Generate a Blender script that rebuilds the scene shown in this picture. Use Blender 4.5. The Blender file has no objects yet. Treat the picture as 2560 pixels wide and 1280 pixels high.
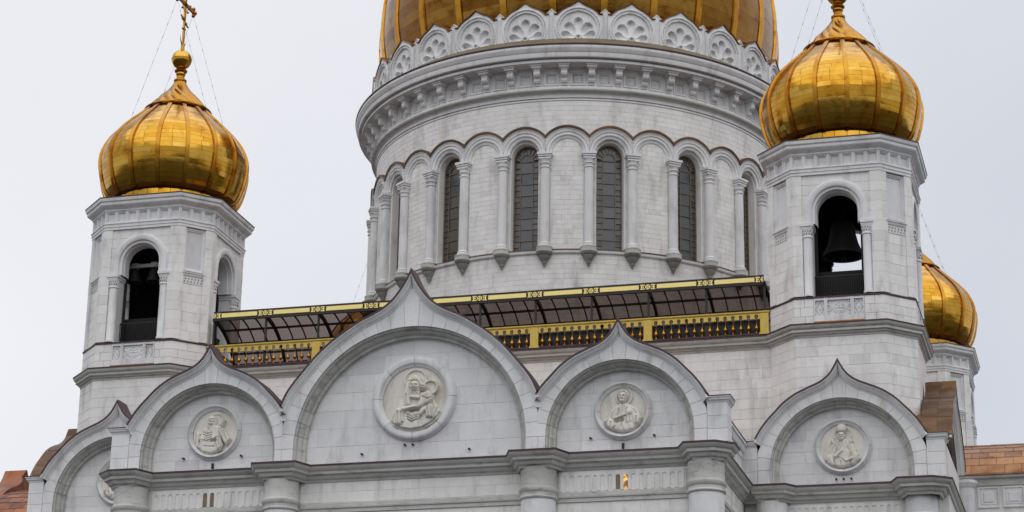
import bpy, math, random
from mathutils import Vector, Matrix
rnd = random.Random(7)
PI = math.pi
def rad(d): return d * PI / 180.0

# ------------------------------------------------------------------ camera, sky, sun, exposure
scene = bpy.context.scene
COL = scene.collection
cam_d = bpy.data.cameras.new('camera')
cam = bpy.data.objects.new('camera', cam_d)
COL.objects.link(cam)
CAM = (36.881, -149.154, 1.7)
yaw, pitch, roll = rad(15.640), rad(18.662), rad(0.989)
fw = Vector((-math.sin(yaw) * math.cos(pitch), math.cos(yaw) * math.cos(pitch), math.sin(pitch)))
rt = Vector((math.cos(yaw), math.sin(yaw), 0))
up = rt.cross(fw)
r2 = rt * math.cos(roll) + up * math.sin(roll)
u2 = -rt * math.sin(roll) + up * math.cos(roll)
cam.matrix_world = Matrix(((r2.x, u2.x, -fw.x, CAM[0]), (r2.y, u2.y, -fw.y, CAM[1]), (r2.z, u2.z, -fw.z, CAM[2]), (0, 0, 0, 1)))
cam_d.sensor_width = 36
cam_d.lens = 5591.0 / 2560 * 36
cam_d.clip_start = 0.5
cam_d.clip_end = 6000
scene.camera = cam

SUN_EL, SUN_AZ = rad(68), rad(15)          # azimuth from -Y (towards the viewer) to +X
world = bpy.data.worlds.new('World')
scene.world = world
world.use_nodes = True
wn = world.node_tree.nodes
wl = world.node_tree.links
wn.clear()
w_out = wn.new('ShaderNodeOutputWorld')
w_bg = wn.new('ShaderNodeBackground')
w_bg.inputs['Strength'].default_value = 0.1
w_sky = wn.new('ShaderNodeTexSky')
w_sky.sky_type = 'NISHITA'
w_sky.sun_disc = False
w_sky.sun_elevation = SUN_EL
w_sky.sun_rotation = PI - SUN_AZ
w_sky.air_density = 1.0
w_sky.dust_density = 3.0
w_hs = wn.new('ShaderNodeHueSaturation')
w_hs.inputs['Saturation'].default_value = 0.15
w_hs.inputs['Value'].default_value = 0.65
w_co = wn.new('ShaderNodeTexCoord')
w_nz = wn.new('ShaderNodeTexNoise')
w_nz.inputs['Scale'].default_value = 1.6
w_nz.inputs['Detail'].default_value = 4
w_rp = wn.new('ShaderNodeValToRGB')
w_rp.color_ramp.elements[0].position = 0.25
w_rp.color_ramp.elements[0].color = (5.6, 6.0, 6.7, 1)
w_rp.color_ramp.elements[1].position = 0.75
w_rp.color_ramp.elements[1].color = (8.9, 8.85, 9.2, 1)
w_mx = wn.new('ShaderNodeMix')
w_mx.data_type = 'RGBA'
w_mx.inputs[0].default_value = 0.88
w_mp = wn.new('ShaderNodeMapping')
w_mp.inputs['Location'].default_value = (33.3, 11.7, 18.9)
wl.new(w_co.outputs['Generated'], w_mp.inputs['Vector'])
wl.new(w_mp.outputs[0], w_nz.inputs['Vector'])
wl.new(w_nz.outputs['Fac'], w_rp.inputs['Fac'])
wl.new(w_sky.outputs['Color'], w_hs.inputs['Color'])
wl.new(w_hs.outputs['Color'], w_mx.inputs[6])
wl.new(w_rp.outputs['Color'], w_mx.inputs[7])
wl.new(w_mx.outputs[2], w_bg.inputs['Color'])
wl.new(w_bg.outputs['Background'], w_out.inputs['Surface'])

sun_d = bpy.data.lights.new('sun', 'SUN')
sun_d.energy = 1.5
sun_d.angle = rad(105)
sun_d.color = (1.0, 0.975, 0.94)
sun = bpy.data.objects.new('sun', sun_d)
COL.objects.link(sun)
sd = Vector((math.sin(SUN_AZ) * math.cos(SUN_EL), -math.cos(SUN_AZ) * math.cos(SUN_EL), math.sin(SUN_EL)))
sun.rotation_euler = sd.to_track_quat('Z', 'Y').to_euler()
sun.location = (60, -120, 120)

vs = scene.view_settings
vs.view_transform = 'Standard'
vs.look = 'None'
vs.gamma = 1.0
vs.exposure = 0.22
vs.use_curve_mapping = False

# ------------------------------------------------------------------ materials
def mat_base(name):
    m = bpy.data.materials.new(name)
    m.use_nodes = True
    nt = m.node_tree
    return m, nt, nt.nodes['Principled BSDF']
def nd(nt, t, **kw):
    n = nt.nodes.new(t)
    for k, v in kw.items(): setattr(n, k, v)
    return n
def math_n(nt, op, a, b=None):
    n = nd(nt, 'ShaderNodeMath', operation=op)
    for i, x in enumerate((a, b)):
        if x is None: continue
        if isinstance(x, (int, float)): n.inputs[i].default_value = x
        else: nt.links.new(x, n.inputs[i])
    return n.outputs[0]
def pos_noise(nt, scale, detail=4, stretch=(1, 1, 1), rough=0.55):
    g = nd(nt, 'ShaderNodeNewGeometry')
    mp = nd(nt, 'ShaderNodeMapping')
    mp.inputs['Scale'].default_value = stretch
    n = nd(nt, 'ShaderNodeTexNoise')
    n.inputs['Scale'].default_value = scale
    n.inputs['Detail'].default_value = detail
    n.inputs['Roughness'].default_value = rough
    nt.links.new(g.outputs['Position'], mp.inputs['Vector'])
    nt.links.new(mp.outputs[0], n.inputs['Vector'])
    return n.outputs['Fac']
def rand_piece(nt):
    oi = nd(nt, 'ShaderNodeObjectInfo')
    g = nd(nt, 'ShaderNodeNewGeometry')
    s = math_n(nt, 'ADD', oi.outputs['Random'], g.outputs['Random Per Island'])
    return math_n(nt, 'FRACT', s)
def ramp(nt, fac, stops):
    r = nd(nt, 'ShaderNodeValToRGB')
    e = r.color_ramp.elements
    while len(e) < len(stops): e.new(0.5)
    for el, (p, c) in zip(e, stops):
        el.position = p
        el.color = (c[0], c[1], c[2], 1)
    nt.links.new(fac, r.inputs['Fac'])
    return r.outputs['Color']
def mixc(nt, kind, fac, a, b):
    m = nd(nt, 'ShaderNodeMix', data_type='RGBA', blend_type=kind)
    for i, x in ((0, fac), (6, a), (7, b)):
        if isinstance(x, (int, float)): m.inputs[i].default_value = x
        elif isinstance(x, tuple): m.inputs[i].default_value = (x[0], x[1], x[2], 1)
        else: nt.links.new(x, m.inputs[i])
    return m.outputs[2]
def bump(nt, p, h, strength, dist):
    b = nd(nt, 'ShaderNodeBump')
    b.inputs['Strength'].default_value = strength
    b.inputs['Distance'].default_value = dist
    nt.links.new(h, b.inputs['Height'])
    nt.links.new(b.outputs[0], p.inputs['Normal'])

def stone_mat(name, c_lo, c_mid, c_hi, stain=(0.30, 0.30, 0.28), amt=0.55, rough=0.8, streak=0.3):
    m, nt, p = mat_base(name)
    col = ramp(nt, rand_piece(nt), [(0.0, c_lo), (0.12, c_mid), (0.55, c_mid), (0.85, c_hi), (1.0, c_hi)])
    blot = pos_noise(nt, 0.45, 6, (1, 1, 0.7), 0.62)
    col = mixc(nt, 'MULTIPLY', 0.5, col, ramp(nt, blot, [(0.3, (0.80, 0.80, 0.79)), (0.62, (1, 1, 1))]))
    st = pos_noise(nt, 1.3, 5, (1.0, 1.0, streak), 0.6)
    f = ramp(nt, st, [(0.52, (0, 0, 0)), (0.80, (amt, amt, amt))])
    col = mixc(nt, 'MIX', f, col, stain)
    vein = pos_noise(nt, 2.2, 8, (1.0, 1.0, 1.0), 0.72)
    col = mixc(nt, 'MULTIPLY', 0.28, col, ramp(nt, vein, [(0.40, (0.84, 0.84, 0.85)), (0.55, (1, 1, 1))]))
    nt.links.new(col, p.inputs['Base Color'])
    p.inputs['Roughness'].default_value = rough
    p.inputs['Specular IOR Level'].default_value = 0.3
    bump(nt, p, pos_noise(nt, 9.0, 6), 0.25, 0.02)
    return m
M = {}
M['wall'] = stone_mat('white_limestone_ashlar', (0.69, 0.675, 0.655), (0.76, 0.745, 0.725), (0.80, 0.788, 0.77), amt=0.7)
M['carved'] = stone_mat('white_marble_dressed', (0.60, 0.60, 0.61), (0.69, 0.69, 0.695), (0.74, 0.74, 0.74), amt=0.65)
M['weather'] = stone_mat('weathered_cornice_stone', (0.42, 0.42, 0.39), (0.47, 0.47, 0.44), (0.54, 0.54, 0.51), stain=(0.17, 0.17, 0.14), amt=0.75, streak=2.5)
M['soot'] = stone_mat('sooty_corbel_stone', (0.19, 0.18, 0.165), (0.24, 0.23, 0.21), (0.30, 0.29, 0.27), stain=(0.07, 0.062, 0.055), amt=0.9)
M['relief'] = stone_mat('cream_relief_stone', (0.68, 0.655, 0.585), (0.70, 0.675, 0.61), (0.71, 0.685, 0.62), stain=(0.32, 0.26, 0.18), amt=0.75)

def plain(name, c, rough=0.6, metal=0.0, var=0.15, nscale=2.0, bmp=0.1):
    m, nt, p = mat_base(name)
    n = pos_noise(nt, nscale, 5)
    lo = tuple(x * (1 - var) for x in c)
    hi = tuple(min(1, x * (1 + var)) for x in c)
    nt.links.new(ramp(nt, n, [(0.3, lo), (0.7, hi)]), p.inputs['Base Color'])
    p.inputs['Roughness'].default_value = rough
    p.inputs['Metallic'].default_value = metal
    if bmp: bump(nt, p, pos_noise(nt, nscale * 6, 4), bmp, 0.02)
    return m
M['joint'] = plain('mortar_joint', (0.56, 0.545, 0.525), 0.95)
M['flash'] = plain('dark_maroon_flashing', (0.060, 0.028, 0.034), 0.5, 0.2)
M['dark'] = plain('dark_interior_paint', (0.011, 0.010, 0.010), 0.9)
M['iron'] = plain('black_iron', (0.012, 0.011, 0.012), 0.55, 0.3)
M['bronze'] = plain('bell_bronze', (0.009, 0.0085, 0.008), 0.7, 0.1)
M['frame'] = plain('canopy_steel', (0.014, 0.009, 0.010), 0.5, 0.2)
M['wframe'] = plain('window_bronze', (0.20, 0.135, 0.08), 0.6, 0.1)
M['beam'] = plain('white_painted_steel', (0.55, 0.55, 0.53), 0.6)
M['wire'] = plain('steel_wire', (0.30, 0.30, 0.31), 0.6, 0.0)
M['deck'] = plain('roof_deck', (0.16, 0.12, 0.10), 0.8)
M['asphalt'] = plain('paved_ground', (0.045, 0.045, 0.047), 0.9, 0, 0.3, 0.05)

def gold_mat(name, stops, rough=(0.10, 0.20), metal=1.0, patch=0.72):
    m, nt, p = mat_base(name)
    r = rand_piece(nt)
    col = ramp(nt, r, stops)
    n = pos_noise(nt, 1.1, 6, (1, 1, 1), 0.6)
    col = mixc(nt, 'MULTIPLY', patch, col, ramp(nt, n, [(0.33, (0.50, 0.34, 0.20)), (0.42, (0.86, 0.74, 0.55)), (0.55, (1, 1, 1))]))
    nt.links.new(col, p.inputs['Base Color'])
    p.inputs['Metallic'].default_value = metal
    n2 = pos_noise(nt, 3.0, 4)
    mr = nd(nt, 'ShaderNodeMapRange')
    mr.inputs['From Min'].default_value = 0.3
    mr.inputs['From Max'].default_value = 0.7
    mr.inputs['To Min'].default_value = rough[0]
    mr.inputs['To Max'].default_value = rough[1]
    nt.links.new(n2, mr.inputs['Value'])
    nt.links.new(mr.outputs[0], p.inputs['Roughness'])
    bump(nt, p, pos_noise(nt, 2.6, 3), 0.10, 0.05)
    return m
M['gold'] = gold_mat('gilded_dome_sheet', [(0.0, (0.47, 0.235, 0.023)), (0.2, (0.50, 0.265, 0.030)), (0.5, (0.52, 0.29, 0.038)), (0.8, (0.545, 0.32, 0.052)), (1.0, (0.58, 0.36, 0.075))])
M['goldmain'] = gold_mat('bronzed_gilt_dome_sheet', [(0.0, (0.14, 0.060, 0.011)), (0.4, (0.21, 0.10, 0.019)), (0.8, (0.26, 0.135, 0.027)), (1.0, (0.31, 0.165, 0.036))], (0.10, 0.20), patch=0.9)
M['goldrib'] = gold_mat('gilded_rib', [(0.0, (0.40, 0.185, 0.022)), (1.0, (0.48, 0.25, 0.035))], (0.18, 0.3), patch=0.8)
M['goldseam'] = gold_mat('gilded_seam', [(0.0, (0.16, 0.075, 0.015)), (1.0, (0.20, 0.09, 0.018))], (0.4, 0.5))
M['copper'] = gold_mat('copper_roof_sheet', [(0.0, (0.20, 0.090, 0.050)), (0.35, (0.26, 0.125, 0.06)), (0.6, (0.29, 0.145, 0.065)), (0.9, (0.33, 0.165, 0.065)), (1.0, (0.38, 0.15, 0.05))], (0.3, 0.45), 0.75, 0.9)
M['copdark'] = gold_mat('brown_copper_flashing', [(0.0, (0.075, 0.040, 0.022)), (1.0, (0.15, 0.082, 0.038))], (0.4, 0.55), 0.6, 0.8)
M['redcopper'] = gold_mat('red_brown_copper_sheet', [(0.0, (0.15, 0.05, 0.03)), (0.5, (0.24, 0.085, 0.04)), (1.0, (0.32, 0.12, 0.05))], (0.3, 0.5), 0.6, 0.9)
M['oldcopper'] = gold_mat('olive_brown_old_copper', [(0.0, (0.13, 0.10, 0.055)), (1.0, (0.17, 0.13, 0.07))], (0.5, 0.65), 0.2, 0.6)
M['giltpaint'] = plain('gold_painted_metal', (0.50, 0.36, 0.075), 0.45, 0.45, 0.10, 3.0, 0.03)
M['giltband'] = plain('bright_gold_leaf_strip', (0.92, 0.76, 0.26), 0.5, 0.0, 0.04, 3.0, 0.02)

m, nt, p = mat_base('dark_window_glass')
rp_ = rand_piece(nt)
nt.links.new(ramp(nt, rp_, [(0.0, (0.045, 0.05, 0.053)), (0.4, (0.07, 0.078, 0.083)), (0.7, (0.06, 0.078, 0.078)), (0.9, (0.075, 0.075, 0.085)), (1.0, (0.07, 0.066, 0.066))]), p.inputs['Base Color'])
p.inputs['Roughness'].default_value = 0.22
p.inputs['Specular IOR Level'].default_value = 0.6
bump(nt, p, pos_noise(nt, 2.0, 3), 0.25, 0.04)
M['glass'] = m
m, nt, p = mat_base('lit_window_glass')
p.inputs['Base Color'].default_value = (0.25, 0.14, 0.05, 1)
p.inputs['Roughness'].default_value = 0.25
n_ = pos_noise(nt, 3.0, 3)
nt.links.new(ramp(nt, n_, [(0.45, (0.05, 0.02, 0.005)), (0.55, (0.95, 0.55, 0.16))]), p.inputs['Emission Color'])
p.inputs['Emission Strength'].default_value = 0.9
M['litglass'] = m
m, nt, p = mat_base('brown_canopy_glazing')
nt.nodes.remove(p)
tr = nd(nt, 'ShaderNodeBsdfTransparent')
tr.inputs['Color'].default_value = (0.37, 0.295, 0.26, 1)
gl = nd(nt, 'ShaderNodeBsdfPrincipled')
gl.inputs['Base Color'].default_value = (0.025, 0.020, 0.018, 1)
gl.inputs['Roughness'].default_value = 0.35
mxs = nd(nt, 'ShaderNodeMixShader')
mxs.inputs[0].default_value = 0.45
nt.links.new(tr.outputs[0], mxs.inputs[1])
nt.links.new(gl.outputs[0], mxs.inputs[2])
nt.links.new(mxs.outputs[0], nt.nodes['Material Output'].inputs['Surface'])
M['canopy'] = m

# ------------------------------------------------------------------ object helpers
WL = {}
def thing(name, loc, label, cat, group=None, kind=None):
    o = bpy.data.objects.new(name, None)
    COL.objects.link(o)
    o.empty_display_size = 0.5
    o.location = loc
    WL[o.name] = Vector(loc)
    o['label'] = label
    o['category'] = cat
    if group: o['group'] = group
    return o
class MB:
    def __init__(s): s.v = []; s.f = []
    def add(s, pts, faces):
        b = len(s.v)
        s.v.extend(pts)
        s.f.extend([tuple(b + i for i in f) for f in faces])
    def box(s, x0, x1, y0, y1, z0, z1, mp=None):
        P = [(x, y, z) for z in (z0, z1) for y in (y0, y1) for x in (x0, x1)]
        if mp: P = [mp(*q) for q in P]
        s.add(P, [(0, 2, 3, 1), (4, 5, 7, 6), (0, 1, 5, 4), (2, 6, 7, 3), (0, 4, 6, 2), (1, 3, 7, 5)])
    def grid(s, rows, closed=False):
        """rows: list of equal-length point lists"""
        n = len(rows[0])
        b = len(s.v)
        for r in rows: s.v.extend(r)
        for i in range(len(rows) - 1):
            for j in range(n if closed else n - 1):
                k = (j + 1) % n
                s.f.append((b + i * n + j, b + i * n + k, b + (i + 1) * n + k, b + (i + 1) * n + j))
    def prism(s, poly, mp, n0, n1, ch=0.0, back=False):
        """poly (u,v) extruded from n0 (wall) to n1 (front) with a chamfer on the front"""
        k = len(poly)
        cu = sum(q[0] for q in poly) / k
        cv = sum(q[1] for q in poly) / k
        fr = []
        for i, (u, v) in enumerate(poly):
            if ch:
                du, dv = cu - u, cv - v
                fr.append((u + (ch if du > 0 else -ch) * min(1, abs(du) / ch * 0.3), v + (ch if dv > 0 else -ch) * min(1, abs(dv) / ch * 0.3)))
            else: fr.append((u, v))
        nb = n1 - ch if ch else n1
        P = [mp(u, v, n0) for u, v in poly]
        F = []
        if ch:
            P += [mp(u, v, nb) for u, v in poly]
            for i in range(k):
                j = (i + 1) % k
                F.append((i, j, k + j, k + i))
            P += [mp(u, v, n1) for u, v in fr]
            for i in range(k):
                j = (i + 1) % k
                F.append((k + i, k + j, 2 * k + j, 2 * k + i))
            F.append(tuple(range(2 * k, 3 * k)))
        else:
            P += [mp(u, v, n1) for u, v in fr]
            for i in range(k):
                j = (i + 1) % k
                F.append((i, j, k + j, k + i))
            F.append(tuple(range(k, 2 * k)))
        if back: F.append(tuple(range(k - 1, -1, -1)))
        s.add(P, F)
    def lathe(s, prof, c, n=32, a0=0.0, a1=2 * PI):
        """prof list of (r,z); angle 0 faces -Y, growing towards +X"""
        full = abs(a1 - a0 - 2 * PI) < 1e-6
        m = n if full else n + 1
        rows = []
        for r, z in prof:
            rows.append([(c[0] + r * math.sin(a0 + (a1 - a0) * i / n), c[1] - r * math.cos(a0 + (a1 - a0) * i / n), z) for i in range(m)])
        s.grid(rows, full)
    def tube(s, p, q, r0, r1=None, n=6):
        r1 = r0 if r1 is None else r1
        p, q = Vector(p), Vector(q)
        d = (q - p).normalized()
        a = d.orthogonal().normalized()
        b = d.cross(a)
        rows = []
        for o, r in ((p, r0), (q, r1)):
            rows.append([tuple(o + (a * math.cos(2 * PI * i / n) + b * math.sin(2 * PI * i / n)) * r) for i in range(n)])
        base = len(s.v)
        s.grid(rows, True)
        s.f.append(tuple(base + i for i in range(n)))
        s.f.append(tuple(base + n + i for i in reversed(range(n))))
def build(mb, name, mat, parent=None, smooth=None, org=None, kind=None, label=None):
    if not mb.v: return None
    if org is None:
        xs = [min(q[i] for q in mb.v) for i in range(3)]
        xe = [max(q[i] for q in mb.v) for i in range(3)]
        org = tuple((a + b) / 2 for a, b in zip(xs, xe))
    me = bpy.data.meshes.new(name)
    me.from_pydata([(q[0] - org[0], q[1] - org[1], q[2] - org[2]) for q in mb.v], [], mb.f)
    if smooth is not None:
        me.polygons.foreach_set('use_smooth', [True] * len(me.polygons))
        me.set_sharp_from_angle(angle=rad(smooth))
    me.materials.append(M[mat])
    return place(me, name, parent, org, kind, label)
def place(me, name, parent, org, kind=None, label=None, rz=0.0):
    o = bpy.data.objects.new(name, me)
    COL.objects.link(o)
    w = Vector(org)
    WL[o.name] = w
    if parent is not None:
        o.parent = parent
        o.location = w - WL[parent.name]
    else: o.location = w
    if rz: o.rotation_euler = (0, 0, rz)
    if kind: o['kind'] = kind
    if label: o['label'] = label
    return o
def copy_tree(o, parent=None, skip=None):
    c = o.copy()
    COL.objects.link(c)
    c.parent = parent
    WL[c.name] = Vector(c.location) + (WL[parent.name] if parent else Vector((0, 0, 0)))
    for ch in list(o.children):
        if skip and skip(ch): continue
        copy_tree(ch, c, skip)
    return c

def plane_map(o, u, n):
    """(u,v,n) -> world; o=(x,y) origin, z is v"""
    return lambda a, v, b: (o[0] + u[0] * a + n[0] * b, o[1] + u[1] * a + n[1] * b, v)
def cyl_map(R, az0=0.0):
    """u = arc length at radius R from azimuth az0, n = radial offset"""
    def f(u, v, n):
        t = az0 + u / R
        return ((R + n) * math.sin(t), -(R + n) * math.cos(t), v)
    return f
def piece(l, r, c, d, k=6):
    """polygon between bounds l(v) and r(v) for v in c..d"""
    vs_ = [c + (d - c) * i / k for i in range(k + 1)]
    L = [(l(v), v) for v in vs_]
    Rr = [(r(v), v) for v in vs_]
    ok = [i for i in range(k + 1) if Rr[i][0] - L[i][0] > 0.015]
    if len(ok) < 2: return None
    if ok[-1] - ok[0] + 1 != len(ok): ok = list(range(ok[0], ok[-1] + 1))
    lo, hi = ok[0], ok[-1]
    if lo > 0: lo -= 1
    if hi < k: hi += 1
    pts = []
    def simp(seq):
        out = [seq[0]]
        for i in range(1, len(seq) - 1):
            a, b, e = out[-1], seq[i], seq[i + 1]
            if abs((b[0] - a[0]) * (e[1] - a[1]) - (e[0] - a[0]) * (b[1] - a[1])) > 1e-5: out.append(b)
        out.append(seq[-1])
        return out
    A = simp(Rr[lo:hi + 1])
    B = simp([(min(L[i][0], Rr[i][0]), L[i][1]) for i in range(lo, hi + 1)])[::-1]
    for q in A + B:
        if not pts or abs(q[0] - pts[-1][0]) + abs(q[1] - pts[-1][1]) > 1e-4: pts.append(q)
    if abs(pts[0][0] - pts[-1][0]) + abs(pts[0][1] - pts[-1][1]) < 1e-4: pts.pop()
    if len(pts) < 3: return None
    ar = abs(sum(pts[i][0] * pts[(i + 1) % len(pts)][1] - pts[(i + 1) % len(pts)][0] * pts[i][1] for i in range(len(pts)))) / 2
    return pts if ar > 0.01 else None
def courses(u0, u1, v0, v1, ch, bw, seed=0, gap=0.012, outer=None, hole=None, hole_c=0.0, jit=0.18):
    """running-bond stones as polygons; outer=(l,r) bound functions, hole=half width function w(v) about hole_c"""
    rr = random.Random(seed)
    nrow = max(1, round((v1 - v0) / ch))
    h = (v1 - v0) / nrow
    out = []
    for i in range(nrow):
        c, d = v0 + i * h + gap / 2, v0 + (i + 1) * h - gap / 2
        u = u0 - (bw * 0.5 if i % 2 else 0) - rr.uniform(0, 0.12) * bw
        while u < u1 - 0.02:
            e = u + bw * rr.uniform(1 - jit, 1 + jit)
            if u1 - e < bw * 0.3: e = u1
            a, b = max(u, u0) + gap / 2, min(e, u1) - gap / 2
            u = e
            if b - a < 0.06: continue
            if not outer and not hole:
                out.append([(a, c), (b, c), (b, d), (a, d)])
                continue
            ol = outer[0] if outer else (lambda v: -1e9)
            orr = outer[1] if outer else (lambda v: 1e9)
            if hole:
                if hole(c) <= 0 and hole(d) <= 0 and hole((c + d) / 2) <= 0 or a > hole_c + max(hole(c), hole(d), hole((c + d) / 2)) or b < hole_c - max(hole(c), hole(d), hole((c + d) / 2)):
                    q = piece(lambda v: max(a, ol(v)), lambda v: min(b, orr(v)), c, d)
                    if q: out.append(q)
                else:
                    q = piece(lambda v: max(a, ol(v)), lambda v: min(b, orr(v), hole_c - hole(v)), c, d)
                    if q: out.append(q)
                    q = piece(lambda v: max(a, ol(v), hole_c + hole(v)), lambda v: min(b, orr(v)), c, d)
                    if q: out.append(q)
            else:
                q = piece(lambda v: max(a, ol(v)), lambda v: min(b, orr(v)), c, d)
                if q: out.append(q)
    return out
class StoneBank:
    """collects the stones of one thing: the largest in view become parts, the rest one part"""
    def __init__(s, parent, limit=300, mat='wall', name='stone'):
        s.p = parent; s.items = []; s.limit = limit; s.mat = mat; s.name = name
    def add(s, poly, mp, n0, n1, ch=0.012, rank=0.0, mat=None):
        s.items.append((rank, poly, mp, n0, n1, ch, mat or s.mat))
    def flush(s):
        s.items.sort(key=lambda t: t[0])
        rest = {}
        for i, (rk, poly, mp, n0, n1, ch, mat) in enumerate(s.items):
            if i < s.limit and rk < 50:
                mb = MB()
                mb.prism(poly, mp, n0, n1 + rnd.uniform(-0.003, 0.003), ch)
                build(mb, s.name, mat, s.p)
            else:
                rest.setdefault(mat, MB()).prism(poly, mp, n0, n1 + rnd.uniform(-0.003, 0.003), ch)
        for mat, mb in rest.items(): build(mb, s.name + '_courses', mat, s.p, kind='stuff')
def sweep(mb, path, prof, mp, closed=False, fold=False):
    """path [(u,v)], prof [(t,n)]: t measured along the left normal of the path"""
    n = len(path)
    rows = []
    for i in range(n):
        def seg(a, b):
            dx, dy = b[0] - a[0], b[1] - a[1]
            L = math.hypot(dx, dy) or 1
            return (-dy / L, dx / L)
        if closed:
            n1, n2 = seg(path[i - 1], path[i]), seg(path[i], path[(i + 1) % n])
        else:
            n1 = seg(path[i - 1], path[i]) if i else seg(path[0], path[1])
            n2 = seg(path[i], path[i + 1]) if i < n - 1 else n1
        mx, my = n1[0] + n2[0], n1[1] + n2[1]
        L2 = mx * mx + my * my
        k = 2 / L2 if L2 > 0.25 else 8
        mx, my = mx * k, my * k
        if fold:   # keep each flank of a pointed gable on its own side of the axis
            p0 = path[i][0]
            cl = (lambda a: min(a, 0.0)) if p0 < -1e-6 else (lambda a: max(a, 0.0)) if p0 > 1e-6 else (lambda a: 0.0)
            rows.append([mp(cl(path[i][0] + mx * t), path[i][1] + my * t, q) for t, q in prof])
        else: rows.append([mp(path[i][0] + mx * t, path[i][1] + my * t, q) for t, q in prof])
    if closed: rows.append(rows[0])
    mb.grid(rows)
def plan_sweep(mb, path, prof):
    """horizontal moulding: path [(x,y)] in plan with the outside on its right; prof [(d,z)]"""
    sweep(mb, path, [(-d, z) for d, z in prof], lambda x, y, z: (x, y, z))

# ------------------------------------------------------------------ ground
g = MB()
g.add([(-3000, -3000, 0), (3000, -3000, 0), (3000, 3000, 0), (-3000, 3000, 0)], [(0, 1, 2, 3)])
o = build(g, 'ground', 'asphalt')
o['kind'] = 'structure'

# ------------------------------------------------------------------ ogee gables (zakomaras)
ZC = 30.6
OG_C = [(0, 40.24), (0.22, 39.76), (0.56, 39.2), (1.0, 38.64), (1.5, 38.22), (2.15, 37.86), (2.85, 37.54), (3.6, 37.08), (4.5, 36.44), (5.3, 35.72), (6.0, 34.92), (6.55, 34.24), (6.95, 33.66), (7.25, 33.0), (7.5, 32.3), (7.8, 31.4)]
OG_S = [(0, 36.65), (0.2, 36.27), (0.42, 35.93), (0.72, 35.64), (1.14, 35.38), (1.8, 35.1), (2.45, 34.79), (3.1, 34.33), (3.62, 33.80), (4.0, 33.4), (4.37, 32.93), (4.69, 32.40), (4.95, 31.9), (5.3, 31.2)]
def smooth_pts(P, k=3):
    out = []
    n = len(P)
    for i in range(n - 1):
        p0 = P[i - 1] if i else P[i]
        p1, p2 = P[i], P[i + 1]
        p3 = P[i + 2] if i + 2 < n else P[i + 1]
        for j in range(k):
            t = j / k
            out.append(tuple(0.5 * (2 * p1[c] + (p2[c] - p0[c]) * t + (2 * p0[c] - 5 * p1[c] + 4 * p2[c] - p3[c]) * t * t + (3 * p1[c] - p0[c] - 3 * p2[c] + p3[c]) * t ** 3) for c in (0, 1)))
    out.append(P[-1])
    return out
def cut_at(P, ub):
    out = []
    for i, q in enumerate(P):
        if q[0] <= ub: out.append(q)
        else:
            a = P[i - 1]
            t = (ub - a[0]) / (q[0] - a[0])
            out.append((ub, a[1] + t * (q[1] - a[1])))
            break
    return out
def ogee_path(P, ul, ur):
    S = smooth_pts(P)
    L = [(-a, b) for a, b in cut_at(S, ul)][::-1]
    Rr = cut_at(S, ur)[1:]
    return L + Rr
def offset_path(path, t):
    out = []
    acc = MB()
    sweep(acc, path, [(t, 0)] * 2, lambda u, v, n: (u, v, n), fold=True)
    return [(acc.v[2 * i][0], acc.v[2 * i][1]) for i in range(len(path))]
def ray_hit(poly, phi):
    dx, dy = math.cos(phi), math.sin(phi)
    best = 0
    for i in range(len(poly) - 1):
        ax, ay = poly[i][0], poly[i][1] - ZC
        bx, by = poly[i + 1][0], poly[i + 1][1] - ZC
        ex, ey = bx - ax, by - ay
        den = dx * ey - dy * ex
        if abs(den) < 1e-9: continue
        t = (ax * ey - ay * ex) / den
        s = (ax * dy - ay * dx) / den
        if -1e-6 <= s <= 1 + 1e-6 and t > best: best = t
    return best
MW = 0.36
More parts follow.
